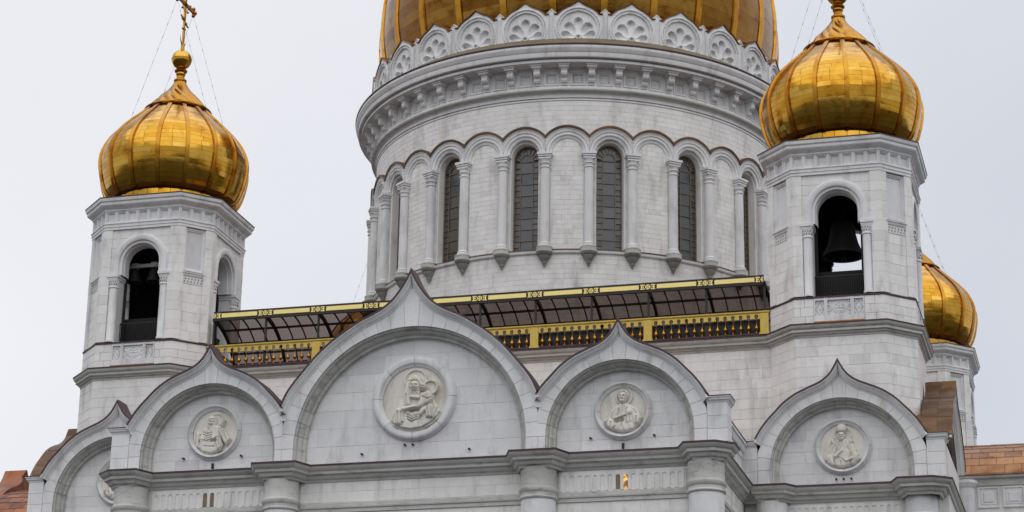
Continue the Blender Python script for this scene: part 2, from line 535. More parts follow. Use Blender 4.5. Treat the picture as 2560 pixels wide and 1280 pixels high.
def zakomara(parent, mp, P, ri, rt, ul, ur, nv, med=None, seed=1, course=(0.62, 1.3), simple=False, bank=None, zbot=29.85):
    path = ogee_path(P, ul + 0.03, ur + 0.03)
    path_m = ogee_path(P, ul + 0.12, ur + 0.12)
    path_f = ogee_path(P, ul + 0.55, ur + 0.55)
    # capping of dark sheet over a parapet, its edge shows as a dark line
    mb = MB()
    sweep(mb, path, [(-0.02, 0.345), (-0.02, 0.40), (0.075, 0.40), (0.08, 0.1), (0.08, -0.95), (-0.25, -0.95)], mp, fold=True)
    if not simple: build(mb, 'capping', 'flash', parent)
    else:
        for i in range(0, len(path) - 1, 2):
            seg_ = path[i:i + 3]
            if len(seg_) < 2: continue
            j_ = rnd.uniform(0.0, 0.02)
            mb = MB(); sweep(mb, seg_, [(0.0, 0.40), (0.07 + j_, 0.40), (0.08 + j_, -0.45)], mp); build(mb, 'roof_sheet', 'copdark', parent)
            mb = MB(); sweep(mb, seg_, [(0.08 + j_, -0.46), (0.085, -1.35), (-0.3, -1.35)], mp); build(mb, 'roof_sheet', 'copdark', parent)
    mb = MB()
    sweep(mb, path_m, [(-0.03, -0.4), (0.0, 0.0), (0.0, 0.34), (-0.09, 0.36), (-0.11, 0.28), (-0.16, 0.25), (-0.22, 0.17), (-0.26, 0.15), (-0.28, 0.06), (-0.35, 0.045), (-0.37, -0.02), (-0.37, -0.3)], mp, fold=True)
    build(mb, 'ogee_moulding', 'carved', parent, smooth=35)
    inner = offset_path(path_f, -MW)
    inner = [q for q in inner]
    ue, uw = ur, -ul
    bound = [(ue, zbot), (ue, inner[-1][1])] + [q for q in inner[::-1]] + [(uw, inner[0][1]), (uw, zbot)]
    bound = [(min(max(a, uw), ue), b) for a, b in bound]
    # rough core so no light leaks between the blocks
    mb = MB()
    k = 40
    inn = [(ri * math.cos(PI * i / k), ZC + ri * math.sin(PI * i / k)) for i in range(k + 1)]
    out = [(ray_hit(bound, PI * i / k) * math.cos(PI * i / k), ZC + ray_hit(bound, PI * i / k) * math.sin(PI * i / k)) for i in range(k + 1)]
    mb.grid([[mp(a, b, -0.03) for a, b in inn], [mp(a, b, -0.03) for a, b in out]])
    for sg, w in ((1, ur), (-1, ul)):
        mb.box(sg * ri, sg * w, zbot, ZC, -1.1, -0.03, mp)
    # back of the parapet
    mb.grid([[mp(0, zbot, -1.3)] * len(path), [mp(a, b - 0.3, -1.3) for a, b in path]])
    build(mb, 'core', 'joint', parent)
    if simple: return
    edges = [PI * i / nv for i in range(nv + 1)]
    for i in range(nv):
        for part in (0, 1):
            r_gap = 0.012
            f0, f1 = edges[i], edges[i + 1]
            g = r_gap / ri
            m_ = [f0 + g + (f1 - f0 - 2 * g) * j / 4 for j in range(5)]
            if part == 0:
                go = g * 0.8
                mo = [f0 + go + (f1 - f0 - 2 * go) * j / 4 for j in range(5)]
                poly = [(ri * math.cos(f), ZC + ri * math.sin(f)) for f in m_]
                po = []
                for f in reversed(mo):
                    rr = ray_hit(bound, f)
                    po.append((rr * math.cos(f), ZC + rr * math.sin(f)))
                if f0 < PI / 2 < f1:
                    rr = ray_hit(bound, PI / 2)
                    po[2] = (0, ZC + rr)
                mbv = MB()
                mbv.prism(poly + po, mp, -0.35, rnd.uniform(-0.004, 0.004), 0.008)
                build(mbv, 'voussoir', 'carved', parent)
            else:
                d = ri - rt
                prof = [(ri - 0.004, -0.012), (ri - 0.004, -0.10), (ri - 0.20 * d, -0.13), (ri - 0.24 * d, -0.17), (ri - 0.26 * d, -0.34), (ri - 0.45 * d, -0.37), (ri - 0.60 * d, -0.46), (ri - 0.66 * d, -0.52), (ri - 0.68 * d, -0.66), (rt, -0.70), (rt, -1.12)]
                mbv = MB()
                mbv.grid([[mp(r_ * math.cos(f), ZC + r_ * math.sin(f), n_) for r_, n_ in prof] for f in m_])
                build(mbv, 'arch_block', 'weather', parent, smooth=30)
                if i == 0:
                    for sg in (1, -1):
                        mbj = MB()
                        mbj.grid([[mp(sg * r_, zz, n_) for r_, n_ in prof] for zz in (zbot, ZC)])
                        build(mbj, 'arch_jamb', 'weather', parent, smooth=30)
    for sg, w in ((1, ur), (-1, ul)):
        mbj = MB()
        a, b = sorted((sg * (ri + 0.005), sg * (w - 0.012)))
        mbj.prism([(a, zbot), (b, zbot), (b, ZC - 0.012), (a, ZC - 0.012)], mp, -0.35, 0.0, 0.008)
        build(mbj, 'jamb_stone', 'carved', parent)
    # tympanum
    NT = -1.0
    hole = None
    if med:
        mz, mr = med[0], med[1]
        hole = lambda v: math.sqrt(max(0, (mr * 0.93) ** 2 - (v - mz) ** 2)) if abs(v - mz) < mr * 0.93 else 0.0
    RT = rt + 0.14
    wv = lambda v: RT if v <= ZC else math.sqrt(max(0, RT * RT - (v - ZC) ** 2))
    for q in courses(-RT, RT, zbot, ZC + RT, course[0], course[1], seed, 0.014, outer=(lambda v: -wv(v), lambda v: wv(v)), hole=hole):
        bank.add(q, mp, NT - 0.03, NT, 0.01, rank=1.0, mat='carved')
    mb = MB()
    mb.prism([(-RT, zbot)] + [(-RT * math.cos(PI * i / 24), ZC + RT * math.sin(PI * i / 24)) for i in range(25)] + [(RT, zbot)], mp, NT - 0.3, NT - 0.013)
    build(mb, 'tympanum_core', 'joint', parent)

def medallion(parent, mp, cz, ro, ri, fig, seed):
    """round moulded frame with a carved half-figure; mp has n=0 on the tympanum face"""
    t = MB()
    prof = [(ro, -0.02), (ro, 0.10), (ro - 0.05, 0.14), (ro - 0.07, 0.22), (ro - 0.14, 0.29), ((ro + ri) / 2 + 0.02, 0.31), (ri + 0.17, 0.27), (ri + 0.12, 0.19), (ri + 0.07, 0.16), (ri + 0.04, 0.13), (ri + 0.01, 0.12), (ri, 0.02)]
    k = 16
    for s_ in range(8):
        t = MB()
        f0, f1 = 2 * PI * s_ / 8 + 0.005, 2 * PI * (s_ + 1) / 8 - 0.005
        t.grid([[mp(r * math.sin(f0 + (f1 - f0) * j / 10), cz + r * math.cos(f0 + (f1 - f0) * j / 10), n) for r, n in prof] for j in range(11)])
        if s_ == 0:
            md = build(t, 'medallion_frame', 'carved', parent, smooth=40)
        else: build(t, 'frame_stone', 'carved', md, smooth=40)
    # heightfield relief
    N = fig.n - 1
    t = MB()
    idx = {}
    for i in range(N + 1):
        for j in range(N + 1):
            x, y = float(fig.gx[i, j]), float(fig.gy[i, j])
            if x * x + y * y <= 1.10:
                idx[i, j] = len(t.v)
                e = 1.0 if x * x + y * y < 0.94 else 0.6
                t.v.append(mp(x * ri, cz + y * ri, 0.015 + float(fig.H[i, j]) * ri * 1.15 * e))
    for i in range(N):
        for j in range(N):
            q = [(i, j), (i, j + 1), (i + 1, j + 1), (i + 1, j)]
            if all(c in idx for c in q): t.f.append(tuple(idx[c] for c in q))
    build(t, 'relief', 'relief', md, smooth=60)

# carved half-figures: layered outlines on a height grid (numpy), outlines given in sketch units
import numpy as np
class Fig:
    def __init__(s, cx, cy, rx, ry):
        n = 171
        gx, gy = np.meshgrid(np.linspace(-1.06, 1.06, n), np.linspace(-1.06, 1.06, n))
        s.n, s.gx, s.gy = n, gx, gy
        s.X, s.Y = cx + gx * rx, cy - gy * ry
        s.u = rx
        s.H = np.zeros_like(gx)
    def sdf(s, P):
        X, Y = s.X, s.Y
        ins = np.zeros(X.shape, bool)
        D = np.full(X.shape, 1e9)
        k = len(P)
        for i in range(k):
            ax, ay = P[i]
            bx, by = P[(i + 1) % k]
            dx, dy = bx - ax, by - ay
            t = np.clip(((X - ax) * dx + (Y - ay) * dy) / (dx * dx + dy * dy + 1e-9), 0, 1)
            D = np.minimum(D, np.hypot(X - ax - t * dx, Y - ay - t * dy))
            c = ((ay > Y) != (by > Y)) & (X < (bx - ax) * (Y - ay) / ((by - ay) or 1e-9) + ax)
            ins ^= c
        return np.where(ins, D, -D) / s.u
    def put(s, d, base, rise, edge=0.10):
        """raise the area d>0 to a rounded plateau"""
        e = np.clip(d / edge, 0, 1)
        h = base + rise * np.sqrt(np.clip(1 - (1 - e) ** 2, 0, 1))
        s.H = np.where(d > 0, np.maximum(s.H, h), s.H)
        return d > 0
    def poly(s, P, base, rise, edge=0.10): return s.put(s.sdf(P), base, rise, edge)
    def ell(s, cx, cy, rx, ry, base, rise, edge=1.0):
        q = np.sqrt(((s.X - cx) / rx) ** 2 + ((s.Y - cy) / ry) ** 2)
        return s.put((1 - q), base, rise, edge)
    def cap(s, ax, ay, bx, by, ra, rb, base, rise):
        dx, dy = bx - ax, by - ay
        t = np.clip(((s.X - ax) * dx + (s.Y - ay) * dy) / (dx * dx + dy * dy), 0, 1)
        return s.put(1 - np.hypot(s.X - ax - t * dx, s.Y - ay - t * dy) / (ra + (rb - ra) * t), base, rise, 1.0)
    def ring(s, cx, cy, r, w=0.17, h=0.085, inner=0.035):
        q = np.hypot(s.X - cx, s.Y - cy) / r
        s.H = np.where(q < 1, np.maximum(s.H, np.where(q > 1 - w, h, inner)), s.H)
    def groove(s, pts, w, depth, mask=None):
        for (ax, ay), (bx, by) in zip(pts, pts[1:]):
            dx, dy = bx - ax, by - ay
            t = np.clip(((s.X - ax) * dx + (s.Y - ay) * dy) / (dx * dx + dy * dy + 1e-9), 0, 1)
            d = np.hypot(s.X - ax - t * dx, s.Y - ay - t * dy)
            s.H = s.H - depth * np.exp(-(d / w) ** 2) * (s.H > 0.06)
    def fan(s, mask, cx, cy, k, amp, ph=0.0):
        th = np.arctan2(s.Y - cy, s.X - cx)
        s.H = np.where(mask, s.H + amp * np.sin(th * k + ph), s.H)
    def head(s, cx, cy, rx, ry, base=0.12, beard=0.0, turn=0.0):
        s.ell(cx, cy, rx, ry, base, 0.17)
        X, Y = s.X, s.Y
        g = lambda x, y, sx, sy: np.exp(-((X - x) / sx) ** 2 - ((Y - y) / sy) ** 2)
        fx = cx + turn * rx
        if beard:
            m_ = s.ell(fx, cy + ry * 0.75, rx * 0.85, ry * (0.45 + beard), base, 0.17)
        keep = s.H.copy()
        inside = ((X - cx) / rx) ** 2 + ((Y - cy) / ry) ** 2 < 1.0
        q = np.sqrt(((X - cx) / rx) ** 2 + ((Y - cy) / ry) ** 2)
        keep = keep - 0.06 * np.exp(-((q - 1.08) / 0.09) ** 2) * (keep > 0.06) * (Y < cy + ry * 0.5)
        s.H -= 0.075 * (g(fx - rx * 0.42, cy - ry * 0.10, rx * 0.21, ry * 0.10) + g(fx + rx * 0.42, cy - ry * 0.10, rx * 0.21, ry * 0.10))
        s.H += 0.05 * g(fx, cy + ry * 0.12, rx * 0.13, ry * 0.30)
        s.H += 0.03 * g(fx, cy - ry * 0.30, rx * 0.7, ry * 0.10)
        s.H -= 0.05 * g(fx, cy + ry * 0.52, rx * 0.36, ry * 0.07)
        s.H = np.where(inside, s.H, keep)
        s.H -= 0.04 * g(fx, cy + ry * 1.02, rx * 0.7, ry * 0.10) * (~inside)
f = Fig(667, 675, 378, 410)
f.ring(680, 440, 142)
m1 = f.poly([(575, 600), (500, 720), (470, 800), (425, 870), (395, 980), (450, 1060), (640, 1100), (860, 1080), (960, 980), (1000, 870), (960, 790), (900, 690), (780, 600), (690, 560)], 0.09, 0.10, 0.12)
f.fan(m1, 680, 380, 34, 0.014)
f.poly([(583, 500), (600, 430), (655, 388), (712, 388), (757, 430), (770, 500), (765, 580), (735, 640), (640, 640), (590, 580)], 0.10, 0.12, 0.10)
f.poly([(585, 480), (622, 480), (645, 620), (650, 780), (575, 790), (558, 650)], 0.16, 0.10, 0.08)
f.poly([(742, 480), (772, 500), (762, 640), (722, 690), (732, 580)], 0.15, 0.09, 0.06)
f.head(688, 535, 56, 68, 0.15, 0, 0.05)
f.groove([(600, 470), (640, 470)], 8, 0.03)
f.poly([(470, 815), (575, 800), (605, 830), (572, 880), (580, 985), (530, 1030), (465, 1010)], 0.16, 0.11, 0.10)
f.cap(560, 830, 710, 805, 34, 22, 0.18, 0.12)
f.poly([(590, 870), (640, 900), (720, 895), (770, 870), (790, 930), (720, 1000), (650, 990), (590, 930)], 0.13, 0.09, 0.08)
for k in range(3): f.groove([(600 + 8 * k, 890 + 34 * k), (660, 925 + 32 * k), (735 - 6 * k, 905 + 30 * k)], 7, 0.06)
f.ring(862, 552, 96, 0.2, 0.13, 0.05)
f.poly([(765, 645), (855, 598), (902, 640), (915, 720), (885, 775), (785, 825), (728, 835), (738, 765), (762, 700)], 0.18, 0.13, 0.10)
f.poly([(770, 830), (885, 768), (925, 800), (925, 955), (838, 950), (828, 880), (775, 935), (745, 905)], 0.17, 0.12, 0.08)
f.head(800, 562, 44, 52, 0.2, 0, -0.25)
f.cap(745, 690, 660, 678, 24, 18, 0.2, 0.09)
f.groove([(640, 850), (730, 845)], 12, 0.12)
for pts in ([(800, 690), (850, 720), (905, 700)], [(850, 800), (870, 940)], [(895, 790), (905, 950)], [(500, 860), (500, 1000)], [(540, 870), (545, 1000)], [(450, 850), (430, 990)], [(590, 640), (600, 770)], [(960, 830), (925, 960)]): f.groove(pts, 7, 0.05)
fig_mother = f
f = Fig(612, 755, 398, 382)
f.ring(635, 520, 148)
m1 = f.poly([(560, 650), (420, 745), (370, 850), (290, 930), (320, 1020), (450, 1090), (620, 1125), (800, 1100), (910, 1000), (950, 890), (865, 740), (710, 652)], 0.09, 0.13, 0.14)
f.fan(m1, 620, 560, 26, 0.014)
f.poly([(290, 930), (390, 880), (470, 925), (525, 1010), (440, 1080), (335, 1015)], 0.17, 0.10, 0.10)
f.poly([(810, 790), (900, 850), (945, 900), (905, 995), (820, 1015), (785, 900)], 0.17, 0.10, 0.10)
f.poly([(675, 850), (765, 835), (795, 965), (655, 985)], 0.17, 0.08, 0.06)
f.cap(500, 895, 675, 835, 34, 22, 0.19, 0.11)
f.ell(742, 800, 60, 55, 0.17, 0.14)
f.groove([(520, 950), (620, 930)], 26, 0.13)
f.poly([(560, 640), (690, 640), (710, 700), (620, 730), (545, 700)], 0.11, 0.10, 0.1)
f.ell(625, 515, 100, 108, 0.09, 0.15)
f.head(622, 545, 68, 86, 0.16, 0.12, -0.05)
for pts in ([(420, 800), (440, 900)], [(560, 740), (530, 850)], [(690, 740), (660, 830)], [(820, 760), (850, 830)], [(700, 870), (690, 970)], [(735, 860), (750, 960)], [(420, 950), (425, 1060)], [(860, 880), (850, 990)], [(600, 990), (640, 1100)], [(380, 900), (330, 990)]): f.groove(pts, 8, 0.055)
fig_bearded = f
f = Fig(655, 640, 372, 415)
f.ring(680, 412, 124)
m1 = f.poly([(552, 400), (545, 520), (475, 590), (435, 680), (425, 800), (400, 930), (480, 1030), (640, 1060), (800, 1000), (840, 900), (800, 760), (780, 640), (815, 560), (855, 430), (832, 418), (770, 535), (700, 525)], 0.09, 0.12, 0.12)
f.fan(m1, 640, 330, 30, 0.012)
f.poly([(300, 585), (412, 660), (402, 925), (325, 885), (298, 780)], 0.08, 0.08, 0.08)
f.poly([(735, 625), (822, 578), (965, 790), (890, 905), (838, 820)], 0.13, 0.10, 0.06)
f.poly([(715, 700), (805, 850), (825, 950), (755, 985), (715, 870)], 0.17, 0.10, 0.08)
f.cap(470, 760, 640, 800, 60, 40, 0.14, 0.10)
f.cap(640, 790, 730, 735, 34, 26, 0.18, 0.11)
f.poly([(552, 400), (580, 338), (640, 322), (694, 372), (705, 455), (690, 540), (560, 540)], 0.10, 0.11, 0.10)
f.head(622, 425, 56, 84, 0.14, 0.1, -0.12)
f.groove([(630, 820), (715, 815)], 20, 0.12)
for k in range(4): f.groove([(475 + 12 * k, 640 + 50 * k), (550, 680 + 46 * k), (640, 660 + 40 * k)], 8, 0.06)
for pts in ([(350, 640), (350, 880)], [(760, 800), (790, 950)], [(500, 910), (690, 925)], [(840, 640), (900, 800)], [(560, 560), (600, 640)]): f.groove(pts, 8, 0.055)
fig_staff = f
f = Fig(350, 865, 212, 205)
f.ring(355, 760, 84)
m1 = f.poly([(290, 800), (240, 850), (205, 920), (183, 985), (212, 1035), (290, 1060), (350, 1068), (440, 1045), (514, 985), (486, 900), (440, 840), (390, 800)], 0.09, 0.13, 0.14)
f.fan(m1, 345, 740, 24, 0.012)
f.cap(262, 825, 322, 890, 20, 16, 0.15, 0.08)
f.cap(428, 825, 366, 890, 20, 16, 0.15, 0.08)
f.poly([(292, 955), (350, 895), (445, 920), (385, 1015)], 0.18, 0.07, 0.04)
f.cap(225, 960, 262, 1025, 32, 26, 0.15, 0.10)
f.cap(470, 960, 440, 1020, 32, 26, 0.15, 0.10)
f.cap(285, 960, 345, 912, 20, 15, 0.2, 0.11)
f.cap(440, 985, 385, 1005, 18, 14, 0.2, 0.10)
f.ell(345, 708, 50, 50, 0.12, 0.15)
f.head(342, 775, 35, 36, 0.15, 0.25, 0.0)
f.groove([(300, 735), (392, 735)], 4, 0.06)
for pts in ([(240, 870), (215, 960)], [(465, 880), (490, 970)], [(300, 900), (280, 940)], [(330, 1010), (335, 1060)], [(270, 1000), (280, 1050)], [(420, 1020), (415, 1045)]): f.groove(pts, 5, 0.055)
fig_bishop = f

# ------------------------------------------------------------------ central projecting facade
YF = -37.61
YW = -36.9
fac = thing('cathedral_facade', (0, -37, 0), 'projecting white stone cathedral front with three pointed ogee gables above a cornice', 'facade')
fbank = StoneBank(fac)
mpC = plane_map((0, YF), (1, 0), (0, -1))
zakomara(fac, mpC, OG_C, 6.58, 6.13, 7.25, 7.25, 27, (33.33, 2.39), 3, (0.95, 1.9), bank=fbank)
medallion(fac, plane_map((0, YF + 1.0), (1, 0), (0, -1)), 33.33, 2.39, 1.80, fig_mother, 1)
for sx, fig, sd_ in ((1, fig_bearded, 5), (-1, fig_staff, 6)):
    mpS = plane_map((sx * 11.66, YF), (1, 0), (0, -1))
    ul, ur = (4.41, 4.69) if sx > 0 else (4.69, 4.41)
    zakomara(fac, mpS, OG_S, 4.0, 3.62, ul, ur, 19, (32.02, 1.60), sd_, (0.68, 1.45), bank=fbank)
    medallion(fac, plane_map((sx * 11.66, YF + 1.0), (1, 0), (0, -1)), 32.02, 1.60, 1.26, fig, 2)
def drain(parent, x, y, z, mat='iron'):
    mb = MB()
    mb.tube((x, y + 0.05, z), (x, y - 0.22, z - 0.02), 0.06, 0.06, 6)
    build(mb, 'drain_spout', mat, parent)
for x, z in ((-0.45, 30.75), (0.0, 30.75), (-2.9, 30.35), (3.2, 30.35)): drain(fac, x, YF + 1.0, z)
for cx in (11.66, -11.66):
    for dx, z in ((-1.75, 30.6), (1.7, 30.6)): drain(fac, cx + dx, YF + 1.0, z)
    mb = MB(); mb.box(cx - 0.06, cx + 0.06, YF + 0.9, YF + 1.01, 29.95, 30.25); build(mb, 'drain_spout', 'iron', fac)
for sx in (1, -1):
    mb = MB(); mb.prism([(-0.2, 32.2), (0.2, 32.2), (0.24, 32.75), (0.0, 33.02), (-0.24, 32.75)], plane_map((sx * 7.25, YF), (1, 0), (0, -1)), -0.6, 0.02); build(mb, 'valley_stone', 'carved', fac)
# end piers above the cornice
for sx in (1, -1):
    x0, x1 = sorted((sx * 16.36, sx * 17.42))
    nr = 3
    for i in range(nr):
        z0, z1 = 29.85 + (31.95 - 29.85) * i / nr, 29.85 + (31.95 - 29.85) * (i + 1) / nr
        mb = MB()
        mb.box(x0 + 0.006, x1, YF - 0.02, YF + 1.25, z0 + 0.008, z1 - 0.008)
        build(mb, 'pier_stone', 'carved', fac)
    mb = MB()
    path = [(x0 - 0.02, YF - 0.0), (x1, YF - 0.0), (x1, YF + 1.3)] if sx > 0 else [(x0, YF + 1.3), (x0, YF), (x1 + 0.02, YF)]
    plan_sweep(mb, path, [(0.0, 31.93), (0.04, 31.95), (0.06, 32.02), (0.14, 32.08), (0.16, 32.16), (0.20, 32.2), (0.20, 32.26), (-0.3, 32.33)])
    build(mb, 'pier_cap', 'carved', fac, smooth=30)
    mb = MB()
    plan_sweep(mb, path, [(0.23, 32.262), (0.23, 32.30), (-0.5, 32.36)])
    build(mb, 'capping', 'flash', fac)
# cornice with splayed breaks over the columns
def ressaut(c, w=0.78, sp=0.46, y0=YW, y1=-38.05): return [(c - w - sp, y0), (c - w, y1), (c + w, y1), (c + w + sp, y0)]
path = [(-16.45, -27.0), (-16.45, -36.5), (-17.15, -36.95), (-17.15, -37.65), (-16.7, -38.05), (-15.75, -38.05), (-15.25, YW)]
path += ressaut(-7.24) + ressaut(7.24) + [(15.25, YW), (15.75, -38.05), (16.7, -38.05), (17.15, -37.65), (17.15, -36.95), (16.45, -36.5), (16.45, -27.0)]
CORN = [(-0.05, 28.80), (0.04, 28.80), (0.07, 28.84), (0.10, 28.92), (0.22, 28.97), (0.28, 29.06), (0.30, 29.15), (0.46, 29.19), (0.48, 29.33), (0.56, 29.38), (0.66, 29.48), (0.70, 29.57), (0.70, 29.63)]
mb = MB(); plan_sweep(mb, path, CORN); build(mb, 'cornice', 'weather', fac, smooth=30)
mb = MB(); plan_sweep(mb, path, [(0.73, 29.57), (0.735, 29.67), (0.3, 29.78), (-0.6, 29.95)]); build(mb, 'cornice_flashing', 'flash', fac)
mb = MB(); plan_sweep(mb, path, [(-1.0, 29.86), (0.02, 29.86), (0.0, 29.80)]); build(mb, 'plinth', 'carved', fac)
# wall under the cornice
wpath = [(-16.45, -27.0), (-16.45, YW), (16.45, YW), (16.45, -27.0)]
mb = MB(); plan_sweep(mb, wpath, [(-0.013, 0.0), (-0.013, 28.9)]); build(mb, 'wall_core', 'joint', fac)
mpW = plane_map((0, YW), (1, 0), (0, -1))
for a, b, s_ in ((-15.2, -8.2, 1), (-6.3, 6.3, 2), (8.2, 15.2, 3)):
    lo = 27.68 if abs(a + b) < 1 else 28.68
    for q in courses(a, b, lo, 28.82, 0.57 if lo < 28 else 0.14, 1.7, s_ + 20): fbank.add(q, mpW, -0.04, 0.0, 0.01, rank=2, mat='wall')
    for q in courses(a, b, 22.2, 27.12, 0.7, 1.7, s_ + 30): fbank.add(q, mpW, -0.04, 0.0, 0.01, rank=3 + (27 - q[0][1]) * 0.1, mat='wall')
for sx in (1, -1):
    mpR = plane_map((sx * 16.45, -32), (0, sx), (sx, 0))
    for q in courses(-4.6, 4.6, 25, 28.8, 0.63, 1.3, 41 + sx): fbank.add(q, mpR, -0.04, 0.0, 0.01, rank=6, mat='wall')
    for q in courses(-4.6, 4.6, 29.9, 31.7, 0.6, 1.3, 43 + sx): fbank.add(q, mpR, -0.04, 0.0, 0.01, rank=5, mat='wall')
    mb = MB()
    mb.box(sx * 16.41 - 0.2, sx * 16.41, YF + 1.3, -27.2, 28.9, 31.75)
    build(mb, 'wall_core', 'joint', fac)
    mb = MB()
    pth = [(16.45, YF + 1.2), (16.45, -26.9)] if sx > 0 else [(-16.45, -26.9), (-16.45, YF + 1.2)]
    plan_sweep(mb, pth, [(0.0, 31.3), (0.05, 31.32), (0.06, 31.62), (0.14, 31.66), (0.2, 31.78), (0.22, 31.98), (0.3, 32.02), (0.3, 32.2), (-0.4, 32.3)])
    build(mb, 'eaves_moulding', 'carved', fac, smooth=30)
    mb = MB()
    plan_sweep(mb, pth, [(0.33, 32.19), (0.33, 32.24), (-0.6, 32.4)])
    build(mb, 'capping', 'flash', fac)
# string course and small blind arcade with two slit windows on each side
sp_ = [(-16.45, -27.0), (-16.45, YW), (16.45, YW), (16.45, -27.0)]
mb = MB(); plan_sweep(mb, sp_, [(0.0, 27.08), (0.08, 27.12), (0.09, 27.30), (0.16, 27.34), (0.17, 27.42), (0.10, 27.46), (0.11, 27.60), (0.06, 27.66), (-0.02, 27.69)]); build(mb, 'string_course', 'weather', fac, smooth=30)
def arch_cell(w, hw, z0, zs, z1):
    pts = [(-w / 2, z0), (-hw, z0)]
    pts += [(-hw * math.cos(PI * i / 8), zs + hw * math.sin(PI * i / 8)) for i in range(9)]
    pts += [(hw, z0), (w / 2, z0), (w / 2, z1), (-w / 2, z1)]
    return pts
cell_me = None
for sx in (1, -1):
    for i in range(16):
        x = sx * 11.66 + (i - 7.5) * 0.415
        if cell_me is None:
            mb = MB()
            mb.prism(arch_cell(0.414, 0.125, 27.70, 28.40, 28.68), plane_map((x, YW), (1, 0), (0, -1)), -0.04, 0.055)
            oc = build(mb, 'blind_arch', 'wall', fac, org=(x, YW, 28.2))
            cell_me = oc.data
        else: place(cell_me, 'blind_arch', fac, (x, YW, 28.2))
    for i in (7, 8):
        x = sx * 11.66 + (i - 7.5) * 0.415
        mb = MB()
        mb.prism([(-0.12, 27.72), (0.12, 27.72)] + [(0.12 * math.cos(PI * j / 8), 28.40 + 0.12 * math.sin(PI * j / 8)) for j in range(9)], plane_map((x, YW), (1, 0), (0, -1)), -0.02, 0.022)
        build(mb, 'slit_window', 'litglass' if (sx > 0 and i == 8) else 'wframe' if sx > 0 else 'wframe', fac)
for sx in (1, -1):
    mb = MB(); mb.box(sx * 11.66 - 3.4, sx * 11.66 + 3.4, YW - 0.012, YW + 0.06, 27.66, 28.7); build(mb, 'niche_back', 'wall', fac)
# half columns
for cx, cy in ((-7.24, -37.3), (7.24, -37.3), (-16.2, -37.2), (16.2, -37.2)):
    zs = [0.0, 6, 12, 18, 21.4, 22.9, 24.4, 25.85, 27.18]
    for z0, z1 in zip(zs, zs[1:]):
        mb = MB(); mb.lathe([(0.93, z0 + 0.008), (0.93, z1 - 0.008)], (cx, cy), 28); build(mb, 'column_drum', 'carved', fac, smooth=40)
    mb = MB(); mb.lathe([(0.94, 27.18), (1.0, 27.2), (1.03, 27.26), (1.0, 27.33), (0.97, 27.36), (0.97, 27.5), (1.02, 27.55), (1.07, 27.66), (1.07, 27.74), (1.01, 27.80), (0.96, 27.88), (0.95, 28.4), (0.97, 28.84)], (cx, cy), 28); build(mb, 'column_capital', 'weather', fac, smooth=40)
fbank.flush()
# roof behind the gables
def barrel(w, z0, h, k=14):
    r = (w * w + h * h) / (2 * h)
    a = math.asin(w / r)
    return [(r * math.sin(-a + 2 * a * i / k), z0 + h - r + r * math.cos(-a + 2 * a * i / k)) for i in range(k + 1)]
mb = MB()
B = barrel(16.2, 31.6, 1.2)
mb.grid([[(u, YF + 1.3, z) for u, z in B], [(u, -24.4, z) for u, z in B]])
build(mb, 'roof', 'copper', fac, smooth=50)

# ------------------------------------------------------------------ corner bays with one gable each
def sheet_tiles(parent, pts, along, s0, s1, step, seed, mat='copper'):
    """overlapping roof sheets on a curved profile; pts [(a,z)] down-slope profile, along(s,a,z)->xyz"""
    rr = random.Random(seed)
    n = 0
    for i in range(len(pts) - 1):
        s = s0 - (step * 0.5 if i % 2 else 0)
        while s < s1:
            a, b = max(s, s0), min(s + step, s1)
            s += step
            if b - a < 0.1: continue
            e = 0.012
            (p0, z0), (p1, z1) = pts[i], pts[i + 1]
            j = [rr.uniform(0, 0.02) for _ in range(4)]
            mb = MB()
            lift = 0.035
            top = [along(a + e, p0, z0 + 0.02 + j[0]), along(b - e, p0, z0 + 0.02 + j[1]), along(b - e, p1, z1 + lift + 0.02 + j[2]), along(a + e, p1, z1 + lift + 0.02 + j[3])]
            bot = [along(a + e, p0, z0 - 0.03), along(b - e, p0, z0 - 0.03), along(b - e, p1, z1 - 0.03), along(a + e, p1, z1 - 0.03)]
            mb.add(top + bot, [(0, 1, 2, 3), (0, 4, 5, 1), (1, 5, 6, 2), (2, 6, 7, 3), (3, 7, 4, 0)])
            build(mb, 'roof_sheet', mat, parent)
            n += 1
YB = -27.47
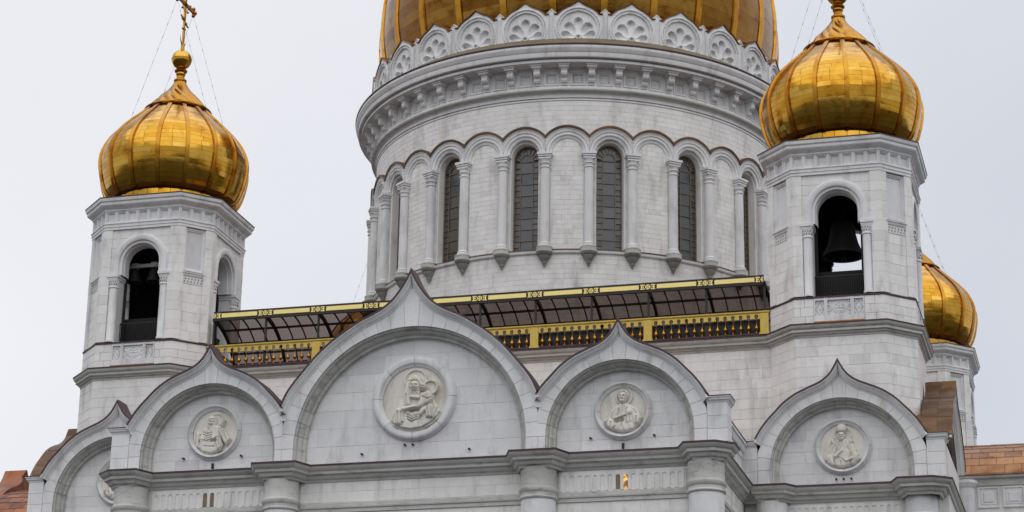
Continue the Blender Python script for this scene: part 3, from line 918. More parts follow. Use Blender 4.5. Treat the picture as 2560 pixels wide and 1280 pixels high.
for sx, lab in ((1, 'white corner bay with one ogee gable and bishop medallion, right of the main front'), (-1, 'white stone corner bay half hidden behind the left end of the main front')):
    bay = thing('corner_bay', (sx * 22, -24, 0), lab, 'facade', 'corner bays beside the central front')
    bb = StoneBank(bay)
    mpB = plane_map((sx * 22, YB), (1, 0), (0, -1))
    zakomara(bay, mpB, OG_S, 4.0, 3.62, 4.69, 4.69, 19, (32.0, 1.62), 11 + sx, (0.68, 1.45), bank=bb)
    medallion(bay, plane_map((sx * 22, YB + 1.0), (1, 0), (0, -1)), 32.0, 1.62, 1.28, fig_bishop if sx > 0 else fig_bearded, 3)
    for dx in (-0.42, 0.0, 0.42): drain(bay, sx * 22 + dx, YB + 1.0, 30.15)
    # side-facing gable and roof
    mpO = plane_map((sx * 27.7, -22), (0, sx), (sx, 0))
    zakomara(bay, mpO, OG_S, 4.0, 3.62, 4.69, 4.69, 19, None, 1, simple=True)
    for s2 in (1, -1):
        u0, u1 = sorted((s2 * 4.70, s2 * 5.68))
        xa, xb = sx * 22 + u0, sx * 22 + u1
        for i in range(3):
            z0, z1 = 29.85 + 0.7 * i, 29.85 + 0.7 * (i + 1)
            mb = MB(); mb.box(xa + 0.006, xb, YB - 0.015, YB + 1.25, z0 + 0.008, z1 - 0.008); build(mb, 'pier_stone', 'carved', bay)
        mb = MB()
        out_side = s2 * sx > 0
        if xb > abs(xa) and out_side: path = [(xa, YB), (xb, YB), (xb, YB + 1.4)]
        elif out_side: path = [(xa, YB + 1.4), (xa, YB), (xb, YB)]
        else: path = [(xa, YB), (xb, YB)]
        plan_sweep(mb, path, [(0.0, 31.93), (0.04, 31.95), (0.06, 32.02), (0.14, 32.08), (0.16, 32.16), (0.20, 32.2), (0.20, 32.26), (-0.3, 32.33)])
        build(mb, 'pier_cap', 'carved', bay, smooth=30)
        mb = MB(); plan_sweep(mb, path, [(0.23, 32.262), (0.23, 32.30), (-0.6, 32.36)]); build(mb, 'capping', 'flash', bay)
    # cornice
    yw = YB + 0.7
    if sx > 0:
        path = [(16.45, yw), (16.5, yw - 0.45), (17.35, yw - 0.45), (17.4, yw - 0.75), (18.6, yw - 0.75), (19.1, yw), (25.15, yw), (25.6, yw - 1.1), (26.9, yw - 1.1), (27.35, yw - 0.75), (27.35, -18)]
    else:
        path = [(-27.35, -18), (-27.35, yw - 0.75), (-26.9, yw - 1.1), (-25.6, yw - 1.1), (-25.15, yw), (-19.1, yw), (-18.6, yw - 0.75), (-17.4, yw - 0.75), (-17.35, yw - 0.45), (-16.5, yw - 0.45), (-16.45, yw)]
    mb = MB(); plan_sweep(mb, path, CORN); build(mb, 'cornice', 'weather', bay, smooth=30)
    mb = MB(); plan_sweep(mb, path, [(0.73, 29.57), (0.735, 29.67), (0.3, 29.78), (-0.6, 29.95)]); build(mb, 'cornice_flashing', 'flash', bay)
    mb = MB(); plan_sweep(mb, path, [(-1.0, 29.86), (0.02, 29.86), (0.0, 29.80)]); build(mb, 'plinth', 'carved', bay)
    wp = [(16.45, yw), (27.3, yw), (27.3, -17.3)] if sx > 0 else [(-27.3, -17.3), (-27.3, yw), (-16.45, yw)]
    mb = MB(); plan_sweep(mb, wp, [(-0.013, 0), (-0.013, 28.9)]); build(mb, 'wall_core', 'joint', bay)
    mb = MB(); mb.box(sx * 27.7 - (1.3 if sx > 0 else 0), sx * 27.7 + (0 if sx > 0 else 1.3), -26.2, -17.3, 0, 31.9); build(mb, 'side_wall', 'wall', bay)
    mpw = plane_map((sx * 22, yw), (1, 0), (0, -1))
    for q in courses(-4.9, 4.9, 24, 27.68, 0.6, 1.4, 51 + sx): bb.add(q, mpw, -0.04, 0, 0.01, rank=4)
    mb = MB(); mb.box(sx * 22 - 3.2, sx * 22 + 3.2, yw - 0.012, yw + 0.06, 27.66, 28.7); build(mb, 'niche_back', 'wall', bay)
    for i in range(15):
        x = sx * 22 + (i - 7) * 0.415
        place(cell_me, 'blind_arch', bay, (x, yw, 28.2))
    for cx in (18.0, 26.25):
        mb = MB(); mb.lathe([(0.85, 20), (0.85, 27.18), (1.0, 27.2), (1.0, 27.36), (1.08, 27.66), (1.08, 27.76), (0.9, 27.88), (0.88, 28.84)], (sx * cx, yw - 0.05), 24); build(mb, 'half_column', 'carved', bay, smooth=40)
    bb.flush()
    B = barrel(5.4, 32.25, 2.75, 14)
    al = lambda s, a, z, sx=sx: (sx * 22 + a, s, z)
    hb = [q for q in B if q[0] * sx >= -0.01]
    if sx < 0: hb = hb[::-1]
    sheet_tiles(bay, hb, al, YB + 1.35, -21.0, 1.35, 60)
    mb = MB(); mb.grid([[(sx * 22 + u, YB + 1.3, z - 0.04) for u, z in B], [(sx * 22 + u, -17, z - 0.04) for u, z in B]]); build(mb, 'roof_deck', 'copdark', bay, smooth=50)
    B2 = [(u, z) for u, z in B]
    al2 = lambda s, a, z, sx=sx: (sx * s, -22 + a, z)
    B2 = barrel(4.4, 32.25, 2.6, 12)
    sheet_tiles(bay, [q for q in B2 if q[0] <= 0.01][::-1], al2, 24.4, 26.4, 1.0, 61)
    mb = MB(); mb.grid([[(sx * 22.5, -22 + u, z - 0.045) for u, z in B2], [(sx * 26.4, -22 + u, z - 0.045) for u, z in B2]]); build(mb, 'roof_deck', 'copdark', bay, smooth=50)

# ------------------------------------------------------------------ side arms seen past the corner bays
for sx, lab in ((1, 'copper tiled roof over a coffered white wall at the lower right edge'), (-1, 'reddish copper vaulted roof with a raised gable block at the lower left edge')):
    arm = thing('side_arm', (sx * 32, -12, 0), lab, 'building wing', 'side arms beyond the corner bays')
    B = barrel(5.55, 32.22, 2.85, 16)
    al = lambda s, a, z, sx=sx: (sx * s, -11.66 + a, z)
    prof = [q for q in B if q[0] <= 0.01][::-1]
    prof = prof + [(-5.95, 31.98)]
    sheet_tiles(arm, prof, al, 26.9, 36.4, 0.98, 70 + sx, 'copper' if sx > 0 else 'redcopper')
    mb = MB(); mb.grid([[(sx * 26.0, -11.66 + u, z - 0.05) for u, z in B], [(sx * 36.4, -11.66 + u, z - 0.05) for u, z in B]]); build(mb, 'roof_deck', 'copdark', arm, smooth=50)
    mpO = plane_map((sx * 37.6, -11.66), (0, sx), (sx, 0))
    path = ogee_path(OG_S, 4.69, 4.69)
    mb = MB()
    sweep(mb, path, [(0.0, 0.34), (0.06, 0.40), (0.06, -1.3), (-0.9, -1.32)], mpO)
    build(mb, 'gable_roof', 'copper' if sx > 0 else 'redcopper', arm)
    # sloping valley sheet behind the gable block
    yw = -17.3
    xs = (27.4, 38.0) if sx > 0 else (-38.0, -27.4)
    mb = MB(); mb.box(xs[0], xs[1], yw, yw + 0.8, 0, 31.9); build(mb, 'wall_core', 'wall', arm)
    mb = MB()
    plan_sweep(mb, [(xs[0], yw), (xs[1], yw)], [(0.02, 31.45), (0.1, 31.5), (0.12, 31.85), (0.3, 31.92), (0.34, 32.06), (-0.2, 32.12)])
    build(mb, 'eaves_moulding', 'weather', arm, smooth=30)
    mb = MB(); plan_sweep(mb, [(xs[0], yw), (xs[1], yw)], [(0.37, 32.05), (0.37, 32.1), (-0.4, 32.18)]); build(mb, 'capping', 'flash', arm)
    if sx > 0:
        mb = MB(); mb.lathe([(0.55, 24), (0.55, 31.35), (0.62, 31.4), (0.66, 31.55), (0.72, 31.62), (0.72, 31.8), (0.3, 31.9)], (28.05, yw + 0.05), 20); build(mb, 'corner_pier', 'carved', arm, smooth=40)
        cme = None
        for i in range(7):
            x = 29.33 + 1.45 * i
            mb = MB()
            mq = plane_map((x, yw), (1, 0), (0, -1))
            mb.grid([[mq(a * w_, 30.78 + b * w_, n_) for a, b in ((-1, -1), (1, -1), (1, 1), (-1, 1))] for w_, n_ in ((0.62, 0.0), (0.62, 0.09), (0.54, 0.09), (0.50, 0.03), (0.42, 0.03), (0.42, 0.06), (0.30, 0.06), (0.26, 0.10), (0.0, 0.10))], True)
            build(mb, 'coffer', 'carved', arm)

# ------------------------------------------------------------------ bell towers
TA, TH = 4.22, 2.57
T22 = math.tan(PI / 8)
def octo(d, z, c, a=TA, h=TH):
    A, H = a + d, h + d * T22
    return [(c[0] + x, c[1] + y, z) for x, y in ((-H, -A), (H, -A), (A, -H), (A, H), (H, A), (-H, A), (-A, H), (-A, -H))]
def oct_sweep(mb, prof, c): mb.grid([octo(d, z, c) for d, z in prof], True)
def face_frame(i, c, d=0.0):
    P = octo(d, 0, c)
    a, b = P[i], P[(i + 1) % 8]
    L = math.hypot(b[0] - a[0], b[1] - a[1])
    u = ((b[0] - a[0]) / L, (b[1] - a[1]) / L)
    return plane_map(((a[0] + b[0]) / 2, (a[1] + b[1]) / 2), u, (u[1], -u[0])), L / 2
DOME = [(3.93, 51.44), (4.16, 51.58), (4.40, 51.95), (4.60, 52.5), (4.74, 53.1), (4.83, 53.65), (4.85, 54.1), (4.79, 54.55), (4.62, 55.05), (4.3, 55.65), (3.85, 56.22), (3.35, 56.74), (2.85, 57.22), (2.4, 57.66), (1.98, 58.05)]
def resample(P, n):
    P = smooth_pts(P, 6)
    S = [0]
    for a, b in zip(P, P[1:]): S.append(S[-1] + math.hypot(b[0] - a[0], b[1] - a[1]))
    out = []
    for i in range(n + 1):
        t = S[-1] * i / n
        j = max(k for k in range(len(S)) if S[k] <= t + 1e-9)
        j = min(j, len(P) - 2)
        f = (t - S[j]) / (S[j + 1] - S[j])
        out.append((P[j][0] + (P[j + 1][0] - P[j][0]) * f, P[j][1] + (P[j + 1][1] - P[j][1]) * f))
    return out
def gold_dome(parent, c, prof_pts, rows, gores, phase, view, lim, split_rows, seed, top_off=0.0, rib_w=0.085, rib_h=0.07, gm='gold'):
    rr = random.Random(seed)
    pr = resample(prof_pts, rows)
    step = 2 * PI / gores
    dm = MB()
    dm.lathe([(max(0.02, r - 0.05), z) for r, z in pr], c, gores * 2)
    dome = build(dm, 'onion_dome' if gores < 20 else 'dome', 'goldseam', parent, smooth=60)
    rest = MB()
    def patch(a0, a1, j, tgt):
        (r0, z0), (r1, z1) = pr[j], pr[j + 1]
        eg = 0.005
        ex = [rr.uniform(-0.009, 0.009) for _ in range(4)]
        rws = []
        L = math.hypot(r1 - r0, z1 - z0)
        for m_ in range(3):
            t = eg / L + (1 - 2 * eg / L) * m_ / 2
            r_, z_ = r0 + (r1 - r0) * t, z0 + (z1 - z0) * t
            bow = 0.004 if m_ == 1 else 0.0
            row = []
            for q in range(5):
                s_ = q / 4
                ang = a0 + (a1 - a0) * s_
                mid = (a0 + a1) / 2
                e_ = (ex[0] * (1 - s_) + ex[1] * s_) * (1 - t) + (ex[2] * (1 - s_) + ex[3] * s_) * t
                R_ = r_ + e_ + bow + 0.012
                row.append((c[0] + R_ * math.sin(ang), c[1] - R_ * math.cos(ang), z_))
            rws.append(row)
        tgt.grid(rws)
    for g_ in range(gores):
        a0 = phase + step * g_
        a1 = a0 + step
        mid = (a0 + a1) / 2
        da = (mid - view + PI) % (2 * PI) - PI
        front = abs(da) < lim
        for j in range(rows):
            ge = (rib_w * 0.8) / max(0.5, pr[j][0])
            b0, b1 = a0 + ge, a1 - ge
            if b1 - b0 < 0.01: continue
            cuts = [b0, b1]
            if split_rows[0] <= j / rows < split_rows[1]:
                k = 2 if gores < 20 else 3
                off = rr.uniform(-0.06, 0.06)
                cuts = [b0] + [b0 + (b1 - b0) * (i + 0) / k + off * (b1 - b0) for i in range(1, k)] + [b1]
            for x0, x1 in zip(cuts, cuts[1:]):
                if front:
                    mb = MB()
                    patch(x0 + 0.002, x1 - 0.002, j, mb)
                    build(mb, 'gold_sheet', gm, dome, smooth=60)
                else: patch(x0 + 0.002, x1 - 0.002, j, rest)
    if rest.v: build(rest, 'gold_sheets', gm, dome, smooth=60, kind='stuff')
    # ribs
    me = None
    for g_ in range(gores):
        a = phase + step * g_
        mb = MB()
        rws = []
        for r, z in pr:
            w = min(rib_w, r * 0.09 + 0.012)
            row = []
            for du, dn in ((-1, -0.03), (-0.88, rib_h * 0.9), (0, rib_h), (0.88, rib_h * 0.9), (1, -0.03)):
                rr_ = r + dn
                row.append((c[0] + rr_ * math.sin(a) + w * du * math.cos(a), c[1] - rr_ * math.cos(a) + w * du * math.sin(a), z))
            rws.append(row)
        mb.grid(rws)
        build(mb, 'rib', 'goldrib', dome, smooth=50)
    return dome

def make_tower(c, loc, label):
    tw = thing('bell_tower', loc, label, 'bell tower', 'gold domed corner bell towers')
    bank = StoneBank(tw, 300)
    vis = {0: 0, 1: 1, 7: 2, 2: 3}
    # lower octagon and pedestal
    mb = MB(); oct_sweep(mb, [(-0.014, 30.0), (-0.014, 39.4), (-0.17, 39.4), (-0.17, 40.95)], c); build(mb, 'wall_core', 'joint', tw)
    for i in range(8):
        mp, hl = face_frame(i, c)
        if i not in vis: continue
        for q in courses(-hl, hl, 31.4, 38.62, 0.602, 1.22 if i % 2 == 0 else 1.15, 100 + i): bank.add(q, mp, -0.05, 0.0, 0.01, rank=vis[i] + (38 - q[0][1]) * 0.2)
        if i % 2:
            for q in courses(-hl, hl, 39.3, 40.9, 0.54, 1.15, 110 + i): bank.add(q, mp, -0.17, 0.0, 0.01, rank=vis[i])
        else:
            for a, b in ((-hl, -1.46), (1.46, hl)):
                for q in courses(a, b, 39.3, 40.9, 0.54, 0.75, 110 + i): bank.add(q, mp, -0.17, 0.0, 0.01, rank=vis[i])
    rest = MB()
    for i in (3, 4, 5, 6):
        mp, hl = face_frame(i, c)
        rest.box(-hl, hl, 30, 40.95, -0.04, 0.0, mp)
    build(rest, 'rear_wall', 'wall', tw)
    mb = MB(); oct_sweep(mb, [(-0.04, 38.52), (0.03, 38.56), (0.05, 38.66), (0.14, 38.71), (0.17, 38.80), (0.30, 38.84), (0.31, 38.97), (0.38, 39.02), (0.44, 39.12), (0.46, 39.22), (0.46, 39.26)], c); build(mb, 'base_cornice', 'weather', tw, smooth=30)
    mb = MB(); oct_sweep(mb, [(0.48, 39.21), (0.485, 39.30), (0.2, 39.36), (-0.02, 39.42)], c); build(mb, 'cornice_flashing', 'flash', tw)
    mb = MB(); oct_sweep(mb, [(0.0, 40.9), (0.05, 40.9), (0.055, 40.99), (-0.2, 41.06), (-1.2, 41.06)], c); build(mb, 'sill_flashing', 'flash', tw)
    # carved parapet panels under the arches
    for i in (0, 2, 6):
        mp, hl = face_frame(i, c)
        mb = MB()
        mb.box(-1.45, 1.45, 39.48, 40.9, -0.16, -0.13, mp)
        for a, b, z0, z1 in ((-1.45, -1.38, 39.48, 40.9), (-0.86, -0.66, 39.48, 40.9), (0.66, 0.86, 39.48, 40.9), (1.38, 1.45, 39.48, 40.9), (-1.38, -0.86, 39.48, 39.85), (-0.66, 0.66, 39.48, 39.85), (0.86, 1.38, 39.48, 39.85), (-1.38, -0.86, 40.76, 40.9), (-0.66, 0.66, 40.76, 40.9), (0.86, 1.38, 40.76, 40.9)):
            mb.box(a, b, z0, z1, -0.15, 0.03 if a in (-0.86, 0.66) else 0.012, mp)
        pan = build(mb, 'parapet_panel', 'carved', tw)
        def carve(u0, u1, z0, z1, f):
            t = MB()
            n1, n2 = 26, 20
            t.grid([[mp(u0 + (u1 - u0) * a / n1, z0 + (z1 - z0) * b / n2, -0.12 + 0.07 * f(a / n1, b / n2)) for a in range(n1 + 1)] for b in range(n2 + 1)])
            build(t, 'carving', 'carved', pan, smooth=60)
        knot = lambda s_, t_: max(0, 1 - abs(math.hypot((s_ - 0.5) * 1.5, t_ - 0.5) - 0.36) / 0.06, 0.9 * (math.hypot((s_ - 0.5) * 1.5, t_ - 0.5) < 0.28) * abs(math.cos(3 * math.atan2(t_ - 0.5, (s_ - 0.5) * 1.5))), 1 - abs(math.hypot(min(s_, 1 - s_) * 1.5, t_ - 0.5) - 0.22) / 0.06, 1 - math.hypot(min(s_, 1 - s_) * 1.5 - 0.12, min(t_, 1 - t_) - 0.12) / 0.1)
        knot2 = lambda s_, t_: max(0, 1 - abs(abs(s_ - 0.5) + abs(t_ - 0.5) * 0.8 - 0.36) / 0.07, 1 - math.hypot(s_ - 0.5, t_ - 0.5) / 0.2, 1 - math.hypot(min(s_, 1 - s_) - 0.12, min(t_, 1 - t_) - 0.1) / 0.12)
        carve(-0.66, 0.66, 39.85, 40.76, knot)
        carve(-1.38, -0.86, 39.85, 40.76, knot2)
        carve(0.86, 1.38, 39.85, 40.76, knot2)
        mb = MB(); mb.box(-1.45, 1.45, 39.33, 39.48, -0.05, 0.10, mp); build(mb, 'copper_sill', 'copper', tw)
    # belfry corner pilasters, course by course
    zr = [41.06 + (48.5 - 41.06) * k / 12 for k in range(13)]
    P0 = octo(0.0, 0, c)
    for k in range(8):
        cx, cy = P0[k][0], P0[k][1]
        nx, ny = P0[(k + 1) % 8][0] - cx, P0[(k + 1) % 8][1] - cy
        px, py = P0[k - 1][0] - cx, P0[k - 1][1] - cy
        ln, lp = math.hypot(nx, ny), math.hypot(px, py)
        main_next = k % 2 == 0
        w_n, w_p = (0.57, 0.50) if main_next else (0.50, 0.57)
        if not main_next: pass
        nx, ny, px, py = nx / ln, ny / ln, px / lp, py / lp
        A = (cx + nx * w_n, cy + ny * w_n)
        Bp = (cx + px * w_p, cy + py * w_p)
        def inw(pt, d, t): return (pt[0] + d * (-t[1]), pt[1] + d * t[0])
        # inward normals
        inn_n = (-ny, nx); inn_p = (py, -px)
        A2 = (A[0] + inn_n[0] * 0.4, A[1] + inn_n[1] * 0.4)
        B2_ = (Bp[0] + inn_p[0] * 0.4, Bp[1] + inn_p[1] * 0.4)
        C2 = (cx + (inn_n[0] + inn_p[0]) * 0.4, cy + (inn_n[1] + inn_p[1]) * 0.4)
        visk = k in (0, 1, 2, 3, 7)
        tgt = MB()
        for r_ in range(12):
            m_ = MB() if visk else tgt
            g2 = 0.005
            e = rnd.uniform(-0.004, 0.004)
            poly = [(q[0] - (c[0] - q[0]) * e * 0.2, q[1] - (c[1] - q[1]) * e * 0.2) for q in (Bp, (cx, cy), A, A2, C2, B2_)]
            m_.add([(x, y, z) for z in (zr[r_] + g2, zr[r_ + 1] - g2) for x, y in poly], [(0, 1, 7, 6), (1, 2, 8, 7), (2, 3, 9, 8), (5, 0, 6, 11), (6, 7, 8, 9, 10, 11), (5, 4, 3, 2, 1, 0)])
            if visk: build(m_, 'pilaster_stone', 'wall', tw)
        if not visk: build(tgt, 'rear_pilaster', 'wall', tw)
    # main faces: arch on small columns
    for i in (0, 2, 4, 6):
        mp, hl = face_frame(i, c, -0.10)
        wv = lambda v: 1.5 if v < 46.3 else math.sqrt(max(0, 2.25 - (v - 46.3) ** 2))
        for q in courses(-2.02, 2.02, 45.5, 48.5, 0.6, 1.1, 130 + i, hole=wv): bank.add(q, mp, -0.05, 0.0, 0.01, rank=vis.get(i, 99))
        cor = MB()
        for l, r in ((lambda v: -2.1, lambda v: -wv(v) + 0.05), (lambda v: wv(v) - 0.05, lambda v: 2.1)):
            q = piece(l, r, 45.5, 48.5, 14)
            if q: cor.prism(q, mp, -1.0, -0.014, back=True)
        for s_ in (-1, 1): cor.box(s_ * 2.1, s_ * 1.46, 41.0, 45.5, -1.0, -0.36, mp)
        build(cor, 'arch_core', 'joint', tw)
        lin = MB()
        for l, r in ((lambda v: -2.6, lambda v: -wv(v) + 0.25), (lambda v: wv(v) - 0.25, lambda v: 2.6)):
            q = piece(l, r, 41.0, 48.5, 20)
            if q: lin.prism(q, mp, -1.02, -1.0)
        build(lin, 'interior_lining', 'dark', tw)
        def ringprof(prof, k=20):
            rows = [[mp(r_, 45.5, n_) for r_, n_ in prof]]
            for j in range(k + 1):
                f = PI * j / k
                rows.append([mp(r_ * math.cos(f), 46.3 + r_ * math.sin(f), n_) for r_, n_ in prof])
            rows.append([mp(-r_, 45.5, n_) for r_, n_ in prof])
            return rows
        mb = MB()
        mb.grid(ringprof([(1.83, -0.02), (1.83, 0.05), (1.78, 0.10), (1.70, 0.12), (1.52, 0.12), (1.44, 0.07), (1.42, 0.0), (1.42, -0.05), (1.27, -0.06), (1.25, -0.10), (1.25, -0.35), (1.19, -0.36), (1.19, -0.98)]))
        build(mb, 'arch_ring', 'carved', tw, smooth=35)
        for s_ in (-1, 1):
            cc = mp(s_ * 1.73, 0, -0.10)
            mb = MB()
            mb.lathe([(0.30, 41.06), (0.30, 41.2), (0.27, 41.25), (0.27, 44.62)], (cc[0], cc[1]), 14)
            mb.box(s_ * 1.46, s_ * 2.03, 41.06, 45.5, -0.98, -0.12, mp)
            build(mb, 'column', 'carved', tw, smooth=40)
            mb = MB()
            mb.lathe([(0.28, 44.60), (0.32, 44.64), (0.32, 44.70), (0.29, 44.74), (0.33, 45.1), (0.36, 45.2)], (cc[0], cc[1]), 14)
            mb.box(s_ * 1.73 - 0.33, s_ * 1.73 + 0.33, 45.2, 45.32, -1.0, 0.14, mp)
            mb.box(s_ * 1.73 - 0.38, s_ * 1.73 + 0.38, 45.32, 45.5, -1.0, 0.2, mp)
            build(mb, 'capital', 'carved', tw, smooth=40)
            mb = MB()
            for ro_ in range(2):
                for q in range(5):
                    f = -1.0 + 0.5 * q + (0.25 if ro_ else 0)
                    if f > 1.05: continue
                    p_ = mp(s_ * 1.73 + 0.31 * math.sin(f), 44.85 + 0.17 * ro_, -0.10 + 0.31 * math.cos(f))
                    mb.box(p_[0] - 0.03, p_[0] + 0.03, p_[1] - 0.03, p_[1] + 0.03, p_[2] - 0.04, p_[2] + 0.04)
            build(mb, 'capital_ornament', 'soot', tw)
    # chamfer faces: tall sunk panel over a small frieze
    for i in (1, 3, 5, 7):
        mp, hl = face_frame(i, c, -0.10)
        hw = hl - 0.42
        cor = MB(); cor.box(-hw - 0.1, hw + 0.1, 44.8, 48.5, -0.9, -0.16, mp); cor.box(-hw - 0.1, hw + 0.1, 41.0, 44.8, -0.9, -0.014, mp); build(cor, 'panel_core', 'joint', tw)
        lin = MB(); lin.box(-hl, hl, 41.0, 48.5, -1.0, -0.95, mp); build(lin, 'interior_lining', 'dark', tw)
        for q in courses(-hw, hw, 41.06, 44.75, 0.615, 0.95, 140 + i): bank.add(q, mp, -0.05, 0.0, 0.01, rank=vis.get(i, 99) + 0.3)
        mb = MB()
        mb.box(-hw, hw, 44.77, 45.25, -0.05, 0.02, mp)
        mb.grid([[mp(u, z, n) for u in (-hw, hw)] for z, n in ((45.25, 0.02), (45.28, 0.07), (45.36, 0.10), (45.40, 0.10), (45.44, 0.16), (45.5, 0.16), (45.55, 0.0))])
        fr = build(mb, 'panel_frieze', 'carved', tw)
        mb = MB()
        for ro_ in range(2):
            for q in range(6): mb.box(-hw + 0.12 + q * (2 * hw - 0.3) / 5 + 0.05 * ro_, -hw + 0.20 + q * (2 * hw - 0.3) / 5 + 0.05 * ro_, 44.86 + 0.19 * ro_, 44.96 + 0.19 * ro_, 0.01, 0.03, mp)
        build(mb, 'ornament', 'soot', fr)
        mb = MB()
        q4 = ((-1, -1), (1, -1), (1, 1), (-1, 1))
        zc_, hz = (45.6 + 48.45) / 2, (48.45 - 45.6) / 2
        mb.grid([[mp(a * (hw - o_), zc_ + b * (hz - o_), n_) for a, b in q4] for o_, n_ in ((0.0, -0.03), (0.0, 0.0), (0.10, 0.0), (0.13, -0.05), (0.18, -0.05), (0.21, -0.12))], True)
        P_ = [mp(a * (hw - 0.21), zc_ + b * (hz - 0.21), -0.12) for a, b in q4]
        mb.add(P_, [(0, 1, 2, 3)])
        cor2 = build(mb, 'sunk_panel', 'carved', tw)
    # entablature
    mb = MB(); oct_sweep(mb, [(-0.35, 48.5), (0.03, 48.5), (0.03, 48.66), (0.07, 48.68), (0.07, 48.84), (0.12, 48.88), (0.12, 48.93), (0.03, 48.95), (-0.16, 48.95), (-0.16, 49.8)], c); build(mb, 'architrave', 'carved', tw, smooth=25)
    for i in range(8):
        mp, hl = face_frame(i, c)
        k = 7 if i % 2 == 0 else 3
        w = 2 * hl / k
        for j in range(k):
            u = -hl + w * (j + 0.5)
            mb = MB()
            hz, zc_ = 0.40, 49.36
            mb.grid([[mp(u + a * (w / 2 - o_ - 0.0), zc_ + b * (hz - oz), n_) for a, b in ((-1, -1), (1, -1), (1, 1), (-1, 1))] for o_, oz, n_ in ((0.003, 0.0, -0.16), (0.003, 0.0, 0.03), (0.075, 0.05, 0.03), (0.08, 0.055, -0.04), (0.14, 0.12, -0.05), (0.15, 0.13, -0.14), (w / 2 - 0.003, hz, -0.14))], True)
            build(mb, 'coffer', 'carved', tw)
    mb = MB(); oct_sweep(mb, [(0.0, 49.74), (0.08, 49.77), (0.10, 49.86), (0.22, 49.95), (0.30, 50.0), (0.40, 50.08), (0.42, 50.12), (0.42, 50.26), (0.50, 50.32), (0.54, 50.44), (0.55, 50.54)], c); build(mb, 'cornice', 'carved', tw, smooth=30)
    mb = MB(); oct_sweep(mb, [(0.57, 50.52), (0.575, 50.585), (0.1, 50.62), (-1.0, 50.66), (-4.0, 50.66)], c); build(mb, 'cornice_flashing', 'flash', tw)
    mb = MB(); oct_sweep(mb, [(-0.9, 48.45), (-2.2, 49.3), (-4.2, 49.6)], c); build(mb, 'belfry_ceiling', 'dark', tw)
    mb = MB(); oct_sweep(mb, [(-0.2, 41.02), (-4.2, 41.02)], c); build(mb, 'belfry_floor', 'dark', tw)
    # railing and boarding in the openings
    for i in (0, 2, 4, 6):
        mp, hl = face_frame(i, c, -0.9)
        mb = MB()
        mb.box(-1.5, 1.5, 42.42, 42.5, -0.04, 0.04, mp)
        mb.box(-1.5, 1.5, 41.15, 41.22, -0.04, 0.04, mp)
        for q in range(23):
            u = -1.43 + 2.86 * q / 22
            mb.box(u - 0.014, u + 0.014, 41.1, 42.45, -0.014, 0.014, mp)
        rl = build(mb, 'railing', 'iron', tw)
        if i in (0, 2):
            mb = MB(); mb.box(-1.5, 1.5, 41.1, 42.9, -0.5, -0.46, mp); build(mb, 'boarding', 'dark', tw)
    bank.flush()
    # dome
    view = math.atan2(CAM[0] - c[0], -(CAM[1] - c[1]))
    dm_ = gold_dome(tw, c, DOME, 24, 16, rad(11.25), view, rad(88), (0.30, 0.52), 5, rib_w=0.15, rib_h=0.15)
    mb = MB(); mb.lathe([(3.72, 50.6), (3.72, 51.5)], c, 48); mb.lathe([(3.7, 51.44), (3.95, 51.43)], c, 48); build(mb, 'dome_neck', 'goldseam', dm_, smooth=40)
    for k_ in range(32):
        a_ = 2 * PI * k_ / 32
        mb = MB(); mb.lathe([(3.745, 50.66), (3.745, 51.42)], c, 3, a_ + 0.004, a_ + 2 * PI / 32 - 0.004); build(mb, 'neck_sheet', 'gold', dm_)
    mb = MB(); mb.lathe([(1.95, 57.95), (2.2, 58.0), (2.26, 58.04), (2.24, 58.10), (2.05, 58.16), (1.9, 58.3)], c, 40); build(mb, 'skirt_ring', 'goldrib', tw, smooth=40)
    # twisted cap
    cp = resample([(2.0, 58.14), (1.62, 58.65), (1.2, 59.14), (0.82, 59.55), (0.52, 59.95), (0.36, 60.32)], 18)
    mb = MB()
    rows = []
    nA = 96
    for j, (r, z) in enumerate(cp):
        tw_ = 1.35 * (j / 18) ** 1.3
        rows.append([(c[0] + rr_ * math.sin(a), c[1] - rr_ * math.cos(a), z) for q in range(nA) for a in (2 * PI * q / nA,) for rr_ in (r * (1 + (0.11 * (1 - 0.3 * j / 18)) * (abs(math.sin((a * 14 + tw_ * 14) / 2)) - 0.5)),)])
    mb.grid(rows, True)
    build(mb, 'twisted_cap', 'goldrib', tw, smooth=50)
    mb = MB(); mb.lathe([(0.34, 60.25), (0.43, 60.32), (0.43, 60.42), (0.33, 60.46), (0.27, 60.55), (0.27, 60.72), (0.33, 60.82), (0.30, 60.98), (0.42, 61.03), (0.44, 61.1), (0.34, 61.2), (0.2, 61.28)], c, 20); build(mb, 'finial_neck', 'goldrib', tw, smooth=40)
    mb = MB(); mb.lathe([(0.68 * math.sin(PI * k / 18) + 0.001, 61.92 - 0.68 * math.cos(PI * k / 18)) for k in range(10)], c, 28); mb.lathe([(0.675 * math.sin(PI * k / 18) + 0.001, 61.93 - 0.675 * math.cos(PI * k / 18)) for k in range(9, 19)], c, 28); mb.lathe([(0.67, 61.90), (0.695, 61.91), (0.695, 61.945), (0.67, 61.955)], c, 28); build(mb, 'finial_ball', 'gold', tw, smooth=40)
    # cross in the depth plane
    mb = MB()
    X, Y = c
    mb.tube((X, Y, 62.5), (X, Y, 63.1), 0.14, 0.12, 10)
    mb.box(X - 0.06, X + 0.06, Y - 0.09, Y + 0.09, 63.0, 69.0)
    mb.box(X - 0.06, X + 0.06, Y - 1.45, Y + 1.45, 65.9, 66.14)
    cr = build(mb, 'cross', 'goldrib', tw)
    def blob(x, y, z, r, nm='cross_ornament'):
        m2 = MB(); m2.lathe([(r * math.sin(PI * k / 6) + 0.001, z - r * math.cos(PI * k / 6)) for k in range(7)], (x, y), 8); return build(m2, nm, 'goldrib', cr, smooth=60)
